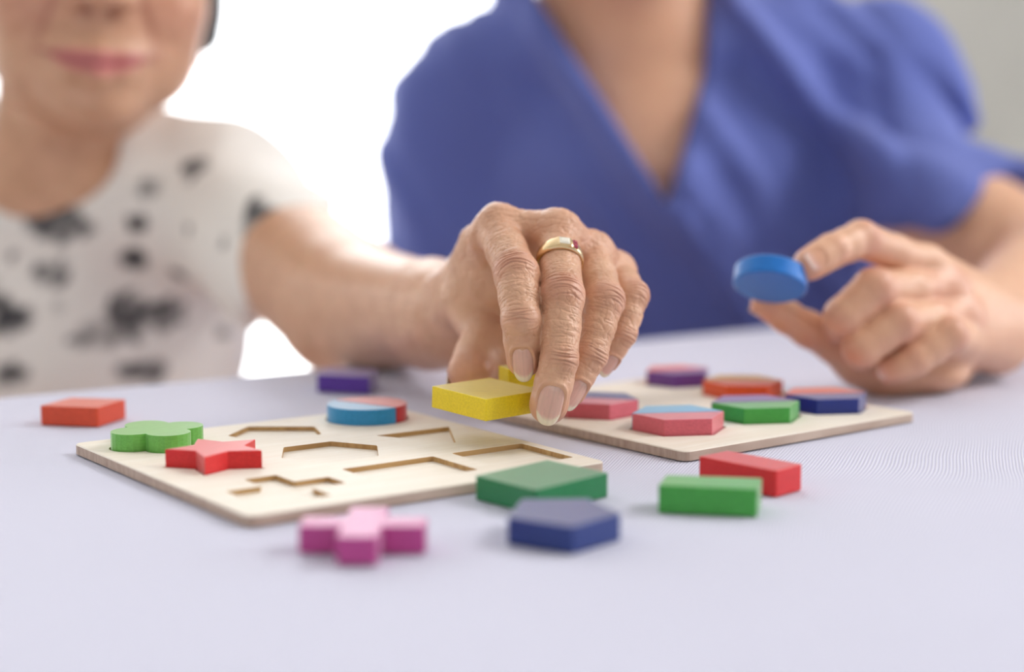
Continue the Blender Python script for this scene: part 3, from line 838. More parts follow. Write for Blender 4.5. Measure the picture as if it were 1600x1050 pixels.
def body_object(name, V, Q, Tr, tint, mat, parent, cen, ax):
    me = bpy.data.meshes.new(name)
    loops = np.concatenate([Q.ravel(), Tr.ravel()]) if len(Tr) else Q.ravel()
    me.vertices.add(len(V)); me.vertices.foreach_set('co', (V * CM).astype(np.float32).ravel())
    me.loops.add(len(loops)); me.loops.foreach_set('vertex_index', loops.astype(np.int32))
    nq, nt_ = len(Q), len(Tr)
    me.polygons.add(nq + nt_)
    ls = np.concatenate([np.arange(nq) * 4, nq * 4 + np.arange(nt_) * 3]); me.polygons.foreach_set('loop_start', ls.astype(np.int32))
    me.polygons.foreach_set('loop_total', np.concatenate([np.full(nq, 4), np.full(nt_, 3)]).astype(np.int32))
    me.update(calc_edges=True); me.validate()
    me.polygons.foreach_set('use_smooth', np.ones(nq + nt_, bool))
    me.materials.append(mat); set_col(me, 'tint', tint)
    o = bpy.data.objects.new(name, me); col.objects.link(o); o.parent = parent
    return o

# ================================================================== the elder woman
def add_elder():
    root = empty('person', (0, 0, 0))
    tag(root, 'smiling elderly person in white blouse with dark floral print, reaching with yellow block', 'person')
    # --- left hand holding the yellow block (photo positions u, v and depth Y in cm)
    idx = Finger([P(777, 358, 70.6), P(807, 428, 66.9), P(814, 499, 65.4), P(819, 563, 65.9)], [.92, .93, .80, .70], (-.10, -1, .1), (.42, 1.35))
    mid = Finger([P(871, 366, 70.0), P(879, 462, 66.3), P(874, 562, 65.0), P(857, 634, 65.0)], [.90, .90, .76, .76], (.05, -1, .1), (.50, 1.45))
    rng = Finger([P(924, 398, 71.2), P(945, 470, 67.6), P(922, 555, 66.6), P(886, 612, 66.4)], [.86, .83, .72, .68], (.62, -1, .0), (.44, 1.15))
    pky = Finger([P(962, 425, 72.8), P(988, 462, 69.6), P(972, 522, 68.8), P(944, 562, 68.8)], [.80, .71, .62, .56], (.75, -1, 0), (.38, .8))
    thb = Finger([P(728, 468, 74.0), P(754, 528, 71.8), P(734, 581, 70.2)], [1.05, .92, .95], (-.3, 1, .1), (.55, 1.1))
    fingers = [idx, mid, rng, pky, thb]
    wr = P(702, 492, 80.0)
    elb, sho = P(546, 480, 96), P(430, 330, 113)
    fore = [cone(wr, elb, 2.35, 4.0, 1.2), cone(wr + np.array([.3, -1.5, 0]), wr + (elb - wr) * .3, 2.2, 2.9, 1.0)]
    palm = fore + [cone(idx.J[0], P(715, 455, 77.5), .90, 1.25, .7), cone(mid.J[0], P(738, 445, 78.2), .90, 1.3, .7),
                   cone(rng.J[0], P(760, 470, 79), .86, 1.3, .7), cone(pky.J[0], P(775, 505, 79.5), .80, 1.25, .7),
                   cone(P(720, 500, 78.5), P(760, 500, 79.0), 1.6, 1.6, 1.0),
                   cone(thb.J[0], P(716, 490, 78.0), 1.15, 1.45, .9),
                   ell(P(745, 450, 73.6), (1.0, 1.3, 1.3), .8),     # first web
                   cone(P(736, 372, 72.2), P(722, 440, 74.5), .42, .62, .5),   # side of the index knuckle
                   cone(P(780, 430, 73.0), P(905, 470, 74.5), 1.3, 1.1, .9)]
    # skin filling the gaps between the knuckles, and the hollow of the palm behind the fingers
    palm += [cone(idx.J[0] + np.array([.1, .1, .08]), mid.J[0] + np.array([0, .1, .06]), .80, .80, .6), cone(mid.J[0], rng.J[0], .80, .78, .6), cone(rng.J[0], pky.J[0], .78, .72, .6),
             ell(P(778, 505, 74.2), (1.1, 1.3, 1.5), .8), ell(P(782, 555, 71.8), (.9, 1.0, 1.3), .6), cone(P(790, 450, 73.0), P(900, 480, 74.0), 1.2, 1.2, .9)]
    # knuckle tendons and veins
    palm += [ell(P(749, 370, 70.8), (.5, .6, .6), .35), ell(P(779, 338, 71.0), (.55, .6, .5), .4), cone(P(745, 370, 73.5), P(723, 420, 76), .28, .2, .5), cone(P(838, 356, 73), P(760, 400, 78), .25, .2, .5)]
    g = Grid((-7.5, 61.5, -.2), (7.4, 87.5, 12.6), .12, [(0, -3.2, 6.4, .066), (1, 62.5, 73, .066), (2, .8, 10.6, .066)])
    D = g.put(g.new(), palm)
    out = D.copy()
    for f, kk in zip(fingers, (.32, .36, .38, .4, .7)):
        Df = g.put(g.new(), f.prims())
        Gf = smin(D, Df, kk)
        out = smin(out, Gf, .10)
    V, F = surfnet(g, out, 1)
    V, F = subdiv(V, F)
    N = vnormals(V, F)
    disp, tint, near, dn = wrinkle_hand(V, N, fingers, 1.75, 3)
    # skin of the back of the hand: loose folds between knuckles
    back = smooth01((dn - .02) / .3)
    nb2 = vnoise(V * np.array([2.2, 1.2, 2.2]), 5); nb3 = vnoise(V * 5.0, 8)
    disp -= (.3 + .7 * back) * (.03 * np.maximum(0, .3 - np.abs(nb2)) / .3 + .012 * np.maximum(0, .3 - np.abs(nb3)) / .3)
    V = V + N * disp[:, None]
    blot = fbm(V * .9, 12, 3); tint *= 1 - np.clip(blot, 0, 1)[:, None] * np.array([.05, .10, .12])
    for f in fingers[:4]:      # redder, darker knuckles
        e = np.exp(-(np.linalg.norm(V - f.J[0], axis=1) / 1.3) ** 2); tint *= 1 - e[:, None] * np.array([.03, .10, .09])
    ax = (elb - wr) / np.linalg.norm(elb - wr); cpl = wr + ax * 2.4
    Vh, Fh, Th, oi = clip(V, F, cpl, ax, -1); th = tint[oi]
    # --- rest of the body, one field
    hs = 1.16; hR = rotm(math.radians(2), math.radians(3), math.radians(17)); ho = P(153, 98, 104.5) - hR @ np.array([0, -8.4, -5.4]) * hs
    neckb = P(72, 330, 118)
    hp, T = head_prims(ho, hR, hs, smile=1.0, neck_to=neckb, neck_r=(5.0, 5.6))
    shR = P(-290, 285, 120); chest = P(60, 520, 122); pelvis = np.array([chest[0] - 1, 130, -30])
    # tendons of the neck
    tend = [cone(T((4.6, 1.5, -6.0)), neckb + np.array([1.2, -4.6, -1.5]), .9, .8, .8), cone(T((-4.6, 1.5, -6.0)), neckb + np.array([-1.5, -4.6, -1.5]), .9, .8, .8)]
    shL = P(362, 330, 115)
    torso = [cone(shL, shR, 4.6, 4.6, 3), ell(chest + np.array([0, 0, 1]), (15.5, 9.5, 16), 3), ell((chest + pelvis) / 2, (14.5, 10, 14), 3),
             ell(pelvis, (17, 12, 13), 3), cone(neckb, neckb + np.array([0, 2, -8]), 5.4, 8, 3),
             cone(neckb + np.array([2, 2, 1]), shL + np.array([0, 1, 1]), 4.6, 3.6, 3), cone(neckb + np.array([-2, 2, 1]), shR + np.array([0, 1, 1]), 4.6, 3.6, 3)]
    uarm = [cone(shL, elb, 4.3, 4.1, 2.0)]
    relb = shR + np.array([-7, -4, -22]); rwr = np.array([-52.0, 108, FZ + 62])
    arm2 = [cone(shR, relb, 4.6, 3.8, 2), cone(relb, rwr, 3.6, 2.5, 1.5), ell(rwr + np.array([2, -5, 0]), (4, 6, 2), 1.5)]
    kneeL, kneeR = np.array([pelvis[0] + 11, 90, -24]), np.array([pelvis[0] - 9, 88, -24])
    legs = [cone(pelvis + np.array([8, 0, -2]), kneeL, 8.5, 5.8, 3), cone(kneeL, kneeL + np.array([0, 6, -46]), 5.4, 3.8, 2), cone(kneeL + np.array([0, 7, -47]), kneeL + np.array([1, -9, -48]), 3.4, 2.4, 2),
            cone(pelvis + np.array([-8, 0, -2]), kneeR, 8.5, 5.8, 3), cone(kneeR, kneeR + np.array([0, 6, -46]), 5.4, 3.8, 2), cone(kneeR + np.array([0, 7, -47]), kneeR + np.array([-1, -9, -48]), 3.4, 2.4, 2)]
    gb = Grid((-72, 76, FZ - 1), (0, 146, ho[2] + 15), .6, [(0, ho[0] - 10, ho[0] + 10, .26), (1, ho[1] - 13, ho[1] + 3, .26), (2, ho[2] - 16, ho[2] + 8, .26)])
    Vb, Fb = surfnet(gb, gb.put(gb.new(), torso + legs + uarm + fore[:1] + arm2 + hp + tend), 2)
    Vall, Fall, Tall, u = clip(Vb, Fb, cpl + ax * .4, ax, 1)
    tb = face_tint(Vall, T, hR, ho, hs, 1.0)
    tb = np.where((np.linalg.norm(Vall - ho, axis=1) < 14)[:, None], tb, 1.0)
    V2, Q, Tr = sew(Vall, Fall, Tall, Vh, Fh, Th, cpl, ax)
    t2 = np.concatenate([tb, th])
    body_object('body', V2, Q, Tr, t2, MAT['skin_old'], root, cpl, ax)
    # nails
    for f in (idx, mid, rng, pky, thb): make_nail(f, root)
    # eyes
    for sx in (-1, 1):
        c = T((sx * 3.0, -6.15, 1.35)); make_eye(c, hR, root)
    # hair
    add_hair(root, ho, hR, hs, 'grey_hair', (7.5, 9.6, 9.2), (0, 2.6, 3.6), side=True)
    # blouse: torso field a little larger, cut out at neck, sleeve and hem
    gc = Grid((-74, 100, -46), (-6, 146, 24), .42)
    big = [cone(shL, shR, 5.1, 5.1, 3), ell(chest + np.array([0, 0, 1]), (16.4, 10.3, 16.8), 3), ell((chest + pelvis) / 2, (15.6, 11, 15), 3),
           ell(pelvis, (18, 13, 13.5), 3), cone(neckb + np.array([0, 0, -1]), neckb + np.array([0, 2, -8]), 5.9, 8.7, 3),
           cone(neckb + np.array([2, 2, 1]), shL + np.array([0, 1, 1]), 5.2, 4.5, 3), cone(neckb + np.array([-2, 2, 1]), shR + np.array([0, 1, 1]), 5.2, 4.5, 3),
           cone(shL, P(470, 425, 104.5), 5.1, 5.3, 2.2), cone(shR, shR + (relb - shR) * .5, 5.5, 5.4, 2)]
    big.append(cone(P(255, 228, 117), P(345, 262, 116), 2.6, 3.6, 2.5))
    Dc = gc.put(gc.new(), big)
    X = gc.all()
    sa = (elb - shL) / np.linalg.norm(elb - shL); sdir = np.cross(ray(532, 318), ray(398, 522)); sdir *= np.sign(sdir[0]); sdir /= np.linalg.norm(sdir); sdir += np.array([0, -.12, 0]); sdir /= np.linalg.norm(sdir)
    cutp = P(462, 420, 105)
    near_arm = (X[..., 0] > shL[0] - 3)
    sl1 = (X - cutp) @ sdir
    Dc = np.where(near_arm, -smin(-Dc, -sl1, 1.0), Dc)
    ra = (relb - shR) / np.linalg.norm(relb - shR)
    Dc = np.where(X[..., 0] < shR[0] + 2, np.maximum(Dc, (X - (shR + (relb - shR) * .42)) @ ra), Dc)
    nk = cone(T((-2.2, 1.2, -6.0)), P(62, 215, 117), 3.6, 4.9, .5)[0](X)
    nk2 = ell(P(66, 238, 112.5), (5.3, 8, 3.7), .4)[0](X)
    Dc = np.maximum(Dc, -np.minimum(nk, nk2))
    Dc = np.maximum(Dc, -34 - X[..., 2])
    # folds
    fol = .28 * vnoise(X * np.array([.16, .16, .10]) + 3, 2) - .35 * (1 - 2.4 * np.abs(vnoise(X * np.array([.17, .1, .06]) + 7, 12))) + .3 + .14 * vnoise(X * np.array([.34, .3, .22]), 7)
    Dc = (Dc + np.minimum(fol, .3)).astype(np.float32)
    Vc, Fc = surfnet(gc, Dc, 2)
    # printed flowers: irregular dark blotches at measured places of the cloth
    pm = np.zeros(len(Vc))
    dd_ = Vc[:, 1] * _c - (Vc[:, 2] - CH) * _s; ww = Vc[:, 1] * _s + (Vc[:, 2] - CH) * _c
    uu = 800 + FPX * Vc[:, 0] / dd_; vv = 525 - FPX * ww / dd_
    spots = [(95, 350, 44, 26), (78, 428, 28, 24), (0, 480, 42, 40), (226, 492, 52, 32), (205, 580, 42, 18), (396, 330, 26, 28), (422, 398, 36, 26),
             (214, 350, 15, 15), (204, 407, 22, 17), (298, 258, 26, 22), (228, 290, 22, 15), (345, 380, 12, 14), (285, 360, 14, 11), (146, 525, 42, 20),
             (10, 590, 26, 20), (278, 438, 12, 14), (60, 350, 20, 14), (120, 530, 16, 12), (352, 520, 14, 10), (20, 400, 14, 10), (330, 450, 10, 9), (90, 480, 12, 8),
             (-120, 380, 50, 40), (-90, 500, 40, 30), (-160, 560, 44, 30), (470, 340, 10, 12)]
    nz3 = fbm(Vc * .55, 21, 3); nz4 = fbm(Vc * 1.4, 31, 2)
    for (su, sv, ru, rv) in spots:
        m = np.hypot((uu - su), (vv - sv)) < 14
        if not m.any(): continue
        y0 = Vc[m][:, 1].min(); c = P(su, sv, y0)
        q = (Vc - c); sc_ = y0 / FPX
        r = np.sqrt((q[:, 0] / (ru * sc_)) ** 2 + (q[:, 2] / (rv * sc_)) ** 2 + (q[:, 1] / (max(ru, rv) * sc_ * 1.6)) ** 2)
        pm = np.maximum(pm, smooth01((1.12 + .55 * nz3 + .25 * nz4 - r) / .3) * (.62 + .38 * smooth01(nz4 + .5)) * (.55 if (su, sv) == (146, 525) else 1))
    pm = np.maximum(pm, np.where(Vc[:, 1] > 119, smooth01((vnoise(Vc * .24, 44) + .2 * nz4 - .5) / .1) * .85, 0))      # the print goes on round the back
    pm *= smooth01((-.7 - (Vc - cutp) @ sdir) / .5)
    base = np.array(srgb(249, 246, 243)[:3]); dark = np.array(srgb(66, 66, 72)[:3])
    colr = base * (1 - pm[:, None]) + dark * pm[:, None]
    top = np_mesh('blouse', Vc, Fc, fabric('floral_cotton', True), root, attrs={'tint': colr})
    top['label'] = 'white blouse with dark floral print'
    # ring on the middle finger
    a, b = mid.J[0], mid.J[1]; axr = (b - a) / np.linalg.norm(b - a); c0 = a + (b - a) * .46
    d = mid.hint - axr * (mid.hint @ axr); d = d + np.array([.0, 0, .9]); d -= axr * (d @ axr); d /= np.linalg.norm(d); sd = np.cross(axr, d)
    gold, nt, b_ = mat_new('gold', (0.80, 0.61, 0.36, 1), 0.22, 0.5); b_.inputs['Metallic'].default_value = 1.0
    ruby, nt, b_ = mat_new('ruby', srgb(170, 20, 60), 0.08, 0.8); b_.inputs['Coat Weight'].default_value = .6
    dia, nt, b_ = mat_new('white_stone', srgb(244, 240, 226), 0.08, 0.9); b_.inputs['Coat Weight'].default_value = .6
    Vs, Fs = [], []
    n = 72; R0 = .89
    for i in range(n):
        t = 2 * math.pi * i / n
        up = (0.5 + .5 * math.cos(t)) ** 3                # wider, thicker towards the bezel
        hw = .18 + .19 * up; th_ = .10 + .12 * up
        prof = [(-hw, 0), (-hw, th_ * .6), (-hw * .6, th_), (hw * .6, th_), (hw, th_ * .6), (hw, 0)]
        rd = d * math.cos(t) + sd * math.sin(t)
        for (x, y) in prof: Vs.append(c0 + rd * (R0 + y) + axr * x)
    for i in range(n):
        for k in range(6):
            Fs.append((i * 6 + k, i * 6 + (k + 1) % 6, ((i + 1) % n) * 6 + (k + 1) % 6, ((i + 1) % n) * 6 + k))
    ringo = np_mesh('ring', np.array(Vs), np.array(Fs)[:, ::-1], gold, root); ringo['label'] = 'gold ring with pale square stone and two red gems'
    def gem(nm, ang, rad, sx, sy, sz, mt, off=0.0):
        t = math.radians(ang); rd = d * math.cos(t) + sd * math.sin(t); td = np.cross(axr, rd)
        c = c0 + rd * rad + axr * off
        pts = []
        for (s_, h_) in ((1, 0), (1, .55), (.62, 1)):
            for (x, y) in ((-1, -1), (1, -1), (1, 1), (-1, 1)): pts.append(c + td * x * sx * s_ + axr * y * sy * s_ + rd * sz * h_)
        fs = [(0, 3, 2, 1), (8, 9, 10, 11)] + [(i, (i + 1) % 4, 4 + (i + 1) % 4, 4 + i) for i in range(4)] + [(4 + i, 4 + (i + 1) % 4, 8 + (i + 1) % 4, 8 + i) for i in range(4)]
        o = mesh_obj(nm, pts, fs, mt, ringo); return o
    gem('bezel', -8, R0 + .10, .30, .29, .13, gold)
    gem('pale_stone', -8, R0 + .19, .22, .21, .09, dia)
    for of in (-.12, .12): gem('red_gem', -34, R0 + .13, .12, .11, .14, ruby, of)
    for of in (0,): gem('gold_setting', -56, R0 + .07, .09, .14, .08, gold, of)
    return fingers
RS = -1

def make_eye(c, R, parent):
    wht, nt, b = mat_new('eye_white', srgb(238, 232, 226), .2, .5)
    v = node(nt, 'ShaderNodeTexGradient'); 
    bm = bmesh.new(); bmesh.ops.create_uvsphere(bm, u_segments=20, v_segments=14, radius=1.15 * CM)
    me = bpy.data.meshes.new('eye'); bm.to_mesh(me); bm.free(); me.materials.append(wht)
    iris, nt, b = mat_new('dark_iris', srgb(40, 26, 20), .1, .6); me.materials.append(iris)
    for p in me.polygons:
        p.use_smooth = True
        if p.center.y < -.95 * CM * 1.03: p.material_index = 1
    o = bpy.data.objects.new('eye', me); col.objects.link(o); o.parent = parent
    o.matrix_world = Matrix.Translation(Vector(c) * CM) @ Matrix(R.tolist()).to_4x4()
    return o
def add_hair(root, ho, hR, s, name, r, c, side=False, dark=(34, 36, 42), long=False):
    g = Grid(ho - 17, ho + 17, .32)
    def T(p): return ho + hR @ (np.array(p, float) * s)
    D = g.put(g.new(), [ell(T(c), np.array(r) * s, .5, hR)] + ([ell(T((0, 5, -3)), (8.6, 5.2, 6.5), 2, hR)] if True else []))
    if side: D = g.put(D, [ell(T((6.9, 1.1, -1.4)), (1.2, 3.3, 3.6), .8, hR), ell(T((-6.9, 1.1, -1.4)), (1.2, 3.3, 3.6), .8, hR)])
    X = g.all()
    q = (X - ho) @ hR / s
    x, y, z = q[..., 0], q[..., 1], q[..., 2]
    # the face opening, and nothing below the nape
    face = np.maximum(np.maximum(y + 1.6 + .0 * z, z - 7.0 + .06 * x * x), np.abs(x) - 12)
    D = np.maximum(D, -np.minimum(face, 99))
    D = np.maximum(D, -(z + 7.2))
    a = np.arctan2(x, z)
    D = D + .16 * vnoise(np.stack([a * 9, y * .35, np.zeros_like(a)], -1), 4) + .10 * vnoise(np.stack([a * 24, y * .5, np.zeros_like(a)], -1), 9)
    V, F = surfnet(g, D.astype(np.float32), 1)
    m, nt, b = mat_new(name, srgb(*dark), .45, .5)
    n = node(nt, 'ShaderNodeTexNoise'); n.inputs['Scale'].default_value = 1; n.inputs['Detail'].default_value = 5
    nt.links.new(obj_coords(nt, (500, 40, 500)), n.inputs['Vector'])
    lt = tuple(min(255, k + 46) for k in dark)
    nt.links.new(ramp(nt, n.outputs['Fac'], [(.35, srgb(*dark)), (.72, srgb(*lt))]), b.inputs['Base Color'])
    bump(nt, b, n.outputs['Fac'], .6, .002)
    return np_mesh('hair', V, F, m, root)
_fab = {}
def fabric(name, attr, color=None, rough=.85, weave=1400):
    m, nt, b = mat_new(name, color or (1, 1, 1, 1), rough, .2)
    b.inputs['Sheen Weight'].default_value = .2
    if attr:
        at = node(nt, 'ShaderNodeAttribute'); at.attribute_name = 'tint'; nt.links.new(at.outputs['Color'], b.inputs['Base Color'])
    w = node(nt, 'ShaderNodeTexNoise'); w.inputs['Scale'].default_value = weave; w.inputs['Detail'].default_value = 1
    nt.links.new(obj_coords(nt), w.inputs['Vector'])
    bump(nt, b, w.outputs['Fac'], .15, .0004)
    return m

# ================================================================== the carer in blue scrubs
def add_carer():
    root = empty('person', (0, 0, 0))
    tag(root, 'person in blue V-neck scrub top holding up a round blue block', 'person')
    idx = Finger([P(1446, 415, 81.5), P(1345, 374, 78.4), P(1300, 392, 77.0), P(1264, 413, 76.2)], [.98, .90, .80, .72], (.0, -1, .3), (.50, 1.0))
    mid = Finger([P(1475, 452, 81.3), P(1366, 452, 77.8), P(1318, 494, 77.4), P(1314, 514, 79.0)], [1.0, 1.02, .92, .78], (-.6, -.8, .1), (.44, .85))
    rng = Finger([P(1500, 494, 81.0), P(1404, 504, 77.6), P(1346, 544, 77.3), P(1350, 556, 79.2)], [1.0, .96, .90, .76], (-.5, -.85, .0), (.42, .8))
    pky = Finger([P(1500, 530, 80.8), P(1482, 524, 78.4), P(1428, 562, 77.8), P(1390, 578, 78.2)], [.95, .92, .80, .68], (-.1, -1, .2), (.36, .7))
    thb = Finger([P(1345, 560, 81.0), P(1262, 514, 79.6), P(1196, 476, 78.4)], [1.15, .88, .70], (-.35, .2, -.9), (.5, .9))
    fingers = [idx, mid, rng, pky, thb]
    wr = P(1535, 508, 87); elb, sho = P(1645, 420, 111), P(1400, 150, 129)
    fore = [cone(wr, elb, 2.45, 3.7, 1.2)]
    palm = fore + [cone(f.J[0], wr + np.array(o_), .98, 1.5, .8) for f, o_ in ((idx, (0, -2, .8)), (mid, (.3, -2, .4)), (rng, (.3, -2, -.2)), (pky, (.2, -2, -.8)))]
    palm += [cone(thb.J[0], P(1450, 560, 84), 1.3, 1.8, 1.0), cone(P(1390, 585, 81), P(1470, 575, 84), 1.1, 1.3, 1.0),
             cone(P(1430, 480, 82.5), P(1450, 560, 83), 1.3, 1.3, 1.0), ell(P(1448, 580, 81.8), (2.0, 2.0, 1.0), .8), ell(P(1395, 550, 81.5), (1.8, 1.8, 1.4), 1), cone(P(1330, 500, 81), P(1440, 530, 82), 1.2, 1.7, 1), cone(P(1370, 460, 81), P(1430, 560, 82), 1.2, 1.3, 1)]
    g = Grid((10.2, 72.5, -1.2), (36, 98, 12.6), .16, [(0, 12, 24.5, .1), (1, 74, 84, .1), (2, 0.1, 9, .1)])
    D = g.put(g.new(), palm); out = D.copy()
    for f, kk in zip(fingers, (.6, .6, .6, .6, .9)):
        out = smin(out, smin(D, g.put(g.new(), f.prims(.3)), kk), .12)
    V, F = surfnet(g, out, 1); V, F = subdiv(V, F); N = vnormals(V, F)
    disp, tint, near, dn = wrinkle_hand(V, N, fingers, .5, 9)
    V = V + N * disp[:, None]
    ax = (elb - wr) / np.linalg.norm(elb - wr); cpl = wr + ax * 2.5
    Vh, Fh, Th, oi = clip(V, F, cpl, ax, -1); th = tint[oi]
    # body
    hR = rotm(math.radians(4), 0, math.radians(-6)); ho = P(985, -215, 124)
    neckb = P(990, 95, 128)
    hp, T = head_prims(ho, hR, 1.0, smile=.4, neck_to=neckb, neck_r=(5.2, 5.8))
    shL, shR = P(1362, 158, 130), P(742, 178, 131)
    chest = P(1030, 420, 131); pelvis = chest + np.array([0, 8, -40])
    torso = [cone(shL, shR, 4.5, 4.5, 3), ell(chest + np.array([0, 0, 3]), (15.5, 10.5, 17), 3), ell((chest + pelvis) / 2, (14.5, 10, 20), 3),
             ell(pelvis, (17, 12, 12), 3), cone(neckb, neckb + np.array([0, 0, -8]), 5.8, 8.5, 3),
             cone(neckb + np.array([1.5, 1, 1]), shL + np.array([-1, 0, 1]), 4.8, 4.2, 3), cone(neckb + np.array([-1.5, 1, 1]), shR + np.array([1, 0, 1]), 4.8, 4.2, 3),
             cone(neckb + np.array([-3.3, 1, 4]), shR + np.array([5, 0, 3.4]), 4.4, 3.2, 2),
           # collar bones
             cone(neckb + np.array([1.6, -5.2, -2.6]), shL + np.array([-3, -4, 2.5]), .8, .8, 1.2), cone(neckb + np.array([-1.6, -5.2, -2.6]), shR + np.array([3, -4, 2.5]), .8, .8, 1.2)]
    um = P(1450, 318, 121); uarm = [cone(shL, um, 4.4, 4.5, 2), cone(um, elb, 4.5, 3.7, 2)]
    relb = shR + np.array([-3, -2, -26]); rwr = relb + np.array([8, -22, -3])
    relb[2] = max(relb[2], -14)
    rwr = relb + np.array([14, -12, -10])
    arm2 = [cone(shR, relb, 4.8, 4.0, 2), cone(relb, rwr, 3.8, 2.6, 1.5), ell(rwr + np.array([3, -4, 0]), (3, 5, 2), 1.5)]
    kneeL, kneeR = pelvis + np.array([9, -40, 3]), pelvis + np.array([-9, -40, 3])
    legs = []
    fz = FZ + 2.5
    for kn, sx in ((kneeL, 1), (kneeR, -1)):
        hip = pelvis + np.array([8 * sx, 0, -2]); kn[2] = -24; ank = np.array([kn[0], kn[1] + 6, fz + 2])
        legs += [cone(hip, kn, 8.6, 6, 3), cone(kn, ank, 5.6, 3.8, 2), cone(ank + np.array([0, 1, -1]), ank + np.array([sx, -14, -2]), 3.4, 2.4, 2)]
    gb = Grid((-26, 84, FZ - 1), (46, 152, ho[2] + 15), .6, [(0, ho[0] - 11, ho[0] + 11, .3), (1, ho[1] - 13, ho[1] + 3, .3), (2, ho[2] - 26, ho[2] + 8, .3)])
    Vb, Fb = surfnet(gb, gb.put(gb.new(), torso + legs + uarm + fore + arm2 + hp), 2)
    Vall, Fall, Tall, u = clip(Vb, Fb, cpl + ax * .4, ax, 1)
    tb = face_tint(Vall, T, hR, ho, 1.0, .4)
    tb = np.where((np.linalg.norm(Vall - ho, axis=1) < 14)[:, None], tb, 1.0)
    V2, Q, Tr = sew(Vall, Fall, Tall, Vh, Fh, Th, cpl, ax)
    body_object('body', V2, Q, Tr, np.concatenate([tb, th]), MAT['skin_young'], root, cpl, ax)
    for f in (idx, mid, rng, pky, thb): make_nail(f, root, young=True, length_free=.03, lift=-.02)
    for sx in (-1, 1): make_eye(T((sx * 3.0, -6.15, 1.35)), hR, root)
    add_hair(root, ho, hR, 1.0, 'black_hair', (7.6, 9.6, 9.2), (0, 2.4, 3.6), side=True, dark=(20, 17, 17))
    # scrub top
    gc = Grid((-28, 106, -52), (46, 152, 28), .42)
    relv = relb
    big = [cone(shL, shR, 5.8, 5.8, 3), ell(chest + np.array([0, -.3, 3]), (16.4, 11.9, 18), 3), ell((chest + pelvis) / 2, (17, 12, 21), 3),
           ell(pelvis, (18.5, 13.5, 13), 3), cone(neckb + np.array([0, 0, -2]), neckb + np.array([0, 0, -8]), 7.0, 9.8, 3),
           cone(neckb + np.array([1.5, 1, 1]), shL + np.array([-1, 0, 1]), 5.8, 5.6, 3), cone(neckb + np.array([-3.0, 1, 2.2]), shR + np.array([2, 0, 1]), 6.7, 5.6, 3),
           ell(P(1290, 440, 130), (5.5, 8, 13), 3), cone(shL, um, 5.5, 5.0, 2.2), cone(um, um + (elb - um) * .35, 5.0, 4.9, 2.2), cone(shR, shR + (relv - shR) * .8, 5.9, 6.2, 2.2)]
    Dc = gc.put(gc.new(), big)
    X = gc.all()
    sa = (elb - shL) / np.linalg.norm(elb - shL)
    d2 = np.cross(ray(1578, 288), ray(1395, 368)); d2 *= -np.sign(d2[2]); d2 /= np.linalg.norm(d2); d2 += np.array([0, -.1, 0]); d2 /= np.linalg.norm(d2)
    cp = P(1486, 336, 121)
    Dc = np.where(X[..., 0] > shL[0] - 2, -smin(-Dc, -((X - cp) @ d2), 1.0), Dc)
    ra = (relv - shR) / np.linalg.norm(relv - shR)
    Dc = np.where(X[..., 0] < shR[0] - 1.5, np.maximum(Dc, (X - (shR + (relv - shR) * .72)) @ ra), Dc)
    # V neck: a wedge from the apex up to the neck sides
    ap = P(1040, 322, 119); tl = P(832, -20, 122); tr = P(1112, -20, 122)
    def half(p, q, sgn):
        n_ = np.array([-(q - p)[2], 0, (q - p)[0]]); n_ /= np.linalg.norm(n_); return sgn * ((X - p) @ n_)
    tr_bow = P(1106, 110, 120)
    wl = half(ap, tl, 1.0); wr_ = np.maximum(half(ap, tr_bow, -1.0), half(tr_bow, tr, -1.0))
    pi = gc.at(P(1000, 100, 120))
    if wl[pi] > 0: wl = -wl
    h1, h2_ = half(ap, tr_bow, 1.0), half(tr_bow, tr, 1.0)
    if h1[pi] > 0: h1 = -h1
    if h2_[pi] > 0: h2_ = -h2_
    wedge = np.maximum(wl, np.maximum(h1, h2_))
    wedge = np.maximum(wedge, X[..., 1] - (neckb[1] + 5))
    # folds radiating over chest and sleeves
    fol = .42 * vnoise(np.stack([X[..., 0] * .20 + X[..., 2] * .16, X[..., 1] * .1, X[..., 2] * .07 - X[..., 0] * .03], -1) + 5, 14) \
        + .26 * vnoise(np.stack([X[..., 0] * .42 + X[..., 2] * .22, X[..., 1] * .2, X[..., 2] * .13], -1), 17)
    lim = np.stack([X[..., 0] * .17 + X[..., 2] * .13, X[..., 1] * .06, X[..., 2] * .03 - X[..., 0] * .02], -1) + 9
    fol = fol + .75 * (1 - 2.2 * np.abs(vnoise(lim, 23))) * smooth01((4 - X[..., 2] + shL[2]) / 4) + .3 * (1 - 2 * np.abs(vnoise(lim * 2.1, 29)))
    fol = np.minimum(fol * 2.1 - .7, .4)
    # the double band of cloth along the V edge stands a little proud
    band = .22 * smooth01((wedge) / .3) * smooth01((2.3 - wedge) / .25) * (X[..., 1] < neckb[1] + 5)
    Dc = Dc + fol - np.where(wedge > 0, band, 0)
    # arm-hole seam groove
    seam = np.exp(-((X[..., 0] - (shL[0] - 1.0) + .12 * (X[..., 2] - shL[2])) / .55) ** 2) * (X[..., 2] < shL[2] + 4)
    Dc = Dc + .45 * seam
    Dc = np.maximum(Dc, -wedge)
    Dc = np.maximum(Dc, -44 - X[..., 2]).astype(np.float32)
    Vc, Fc = surfnet(gc, Dc, 2)
    np_mesh('scrub_top', Vc, Fc, fabric('blue_scrub_cotton', False, srgb(98, 112, 186), .8), root)['label'] = 'blue V-neck scrub top'
    return fingers

EF = add_elder()
CF = add_carer()

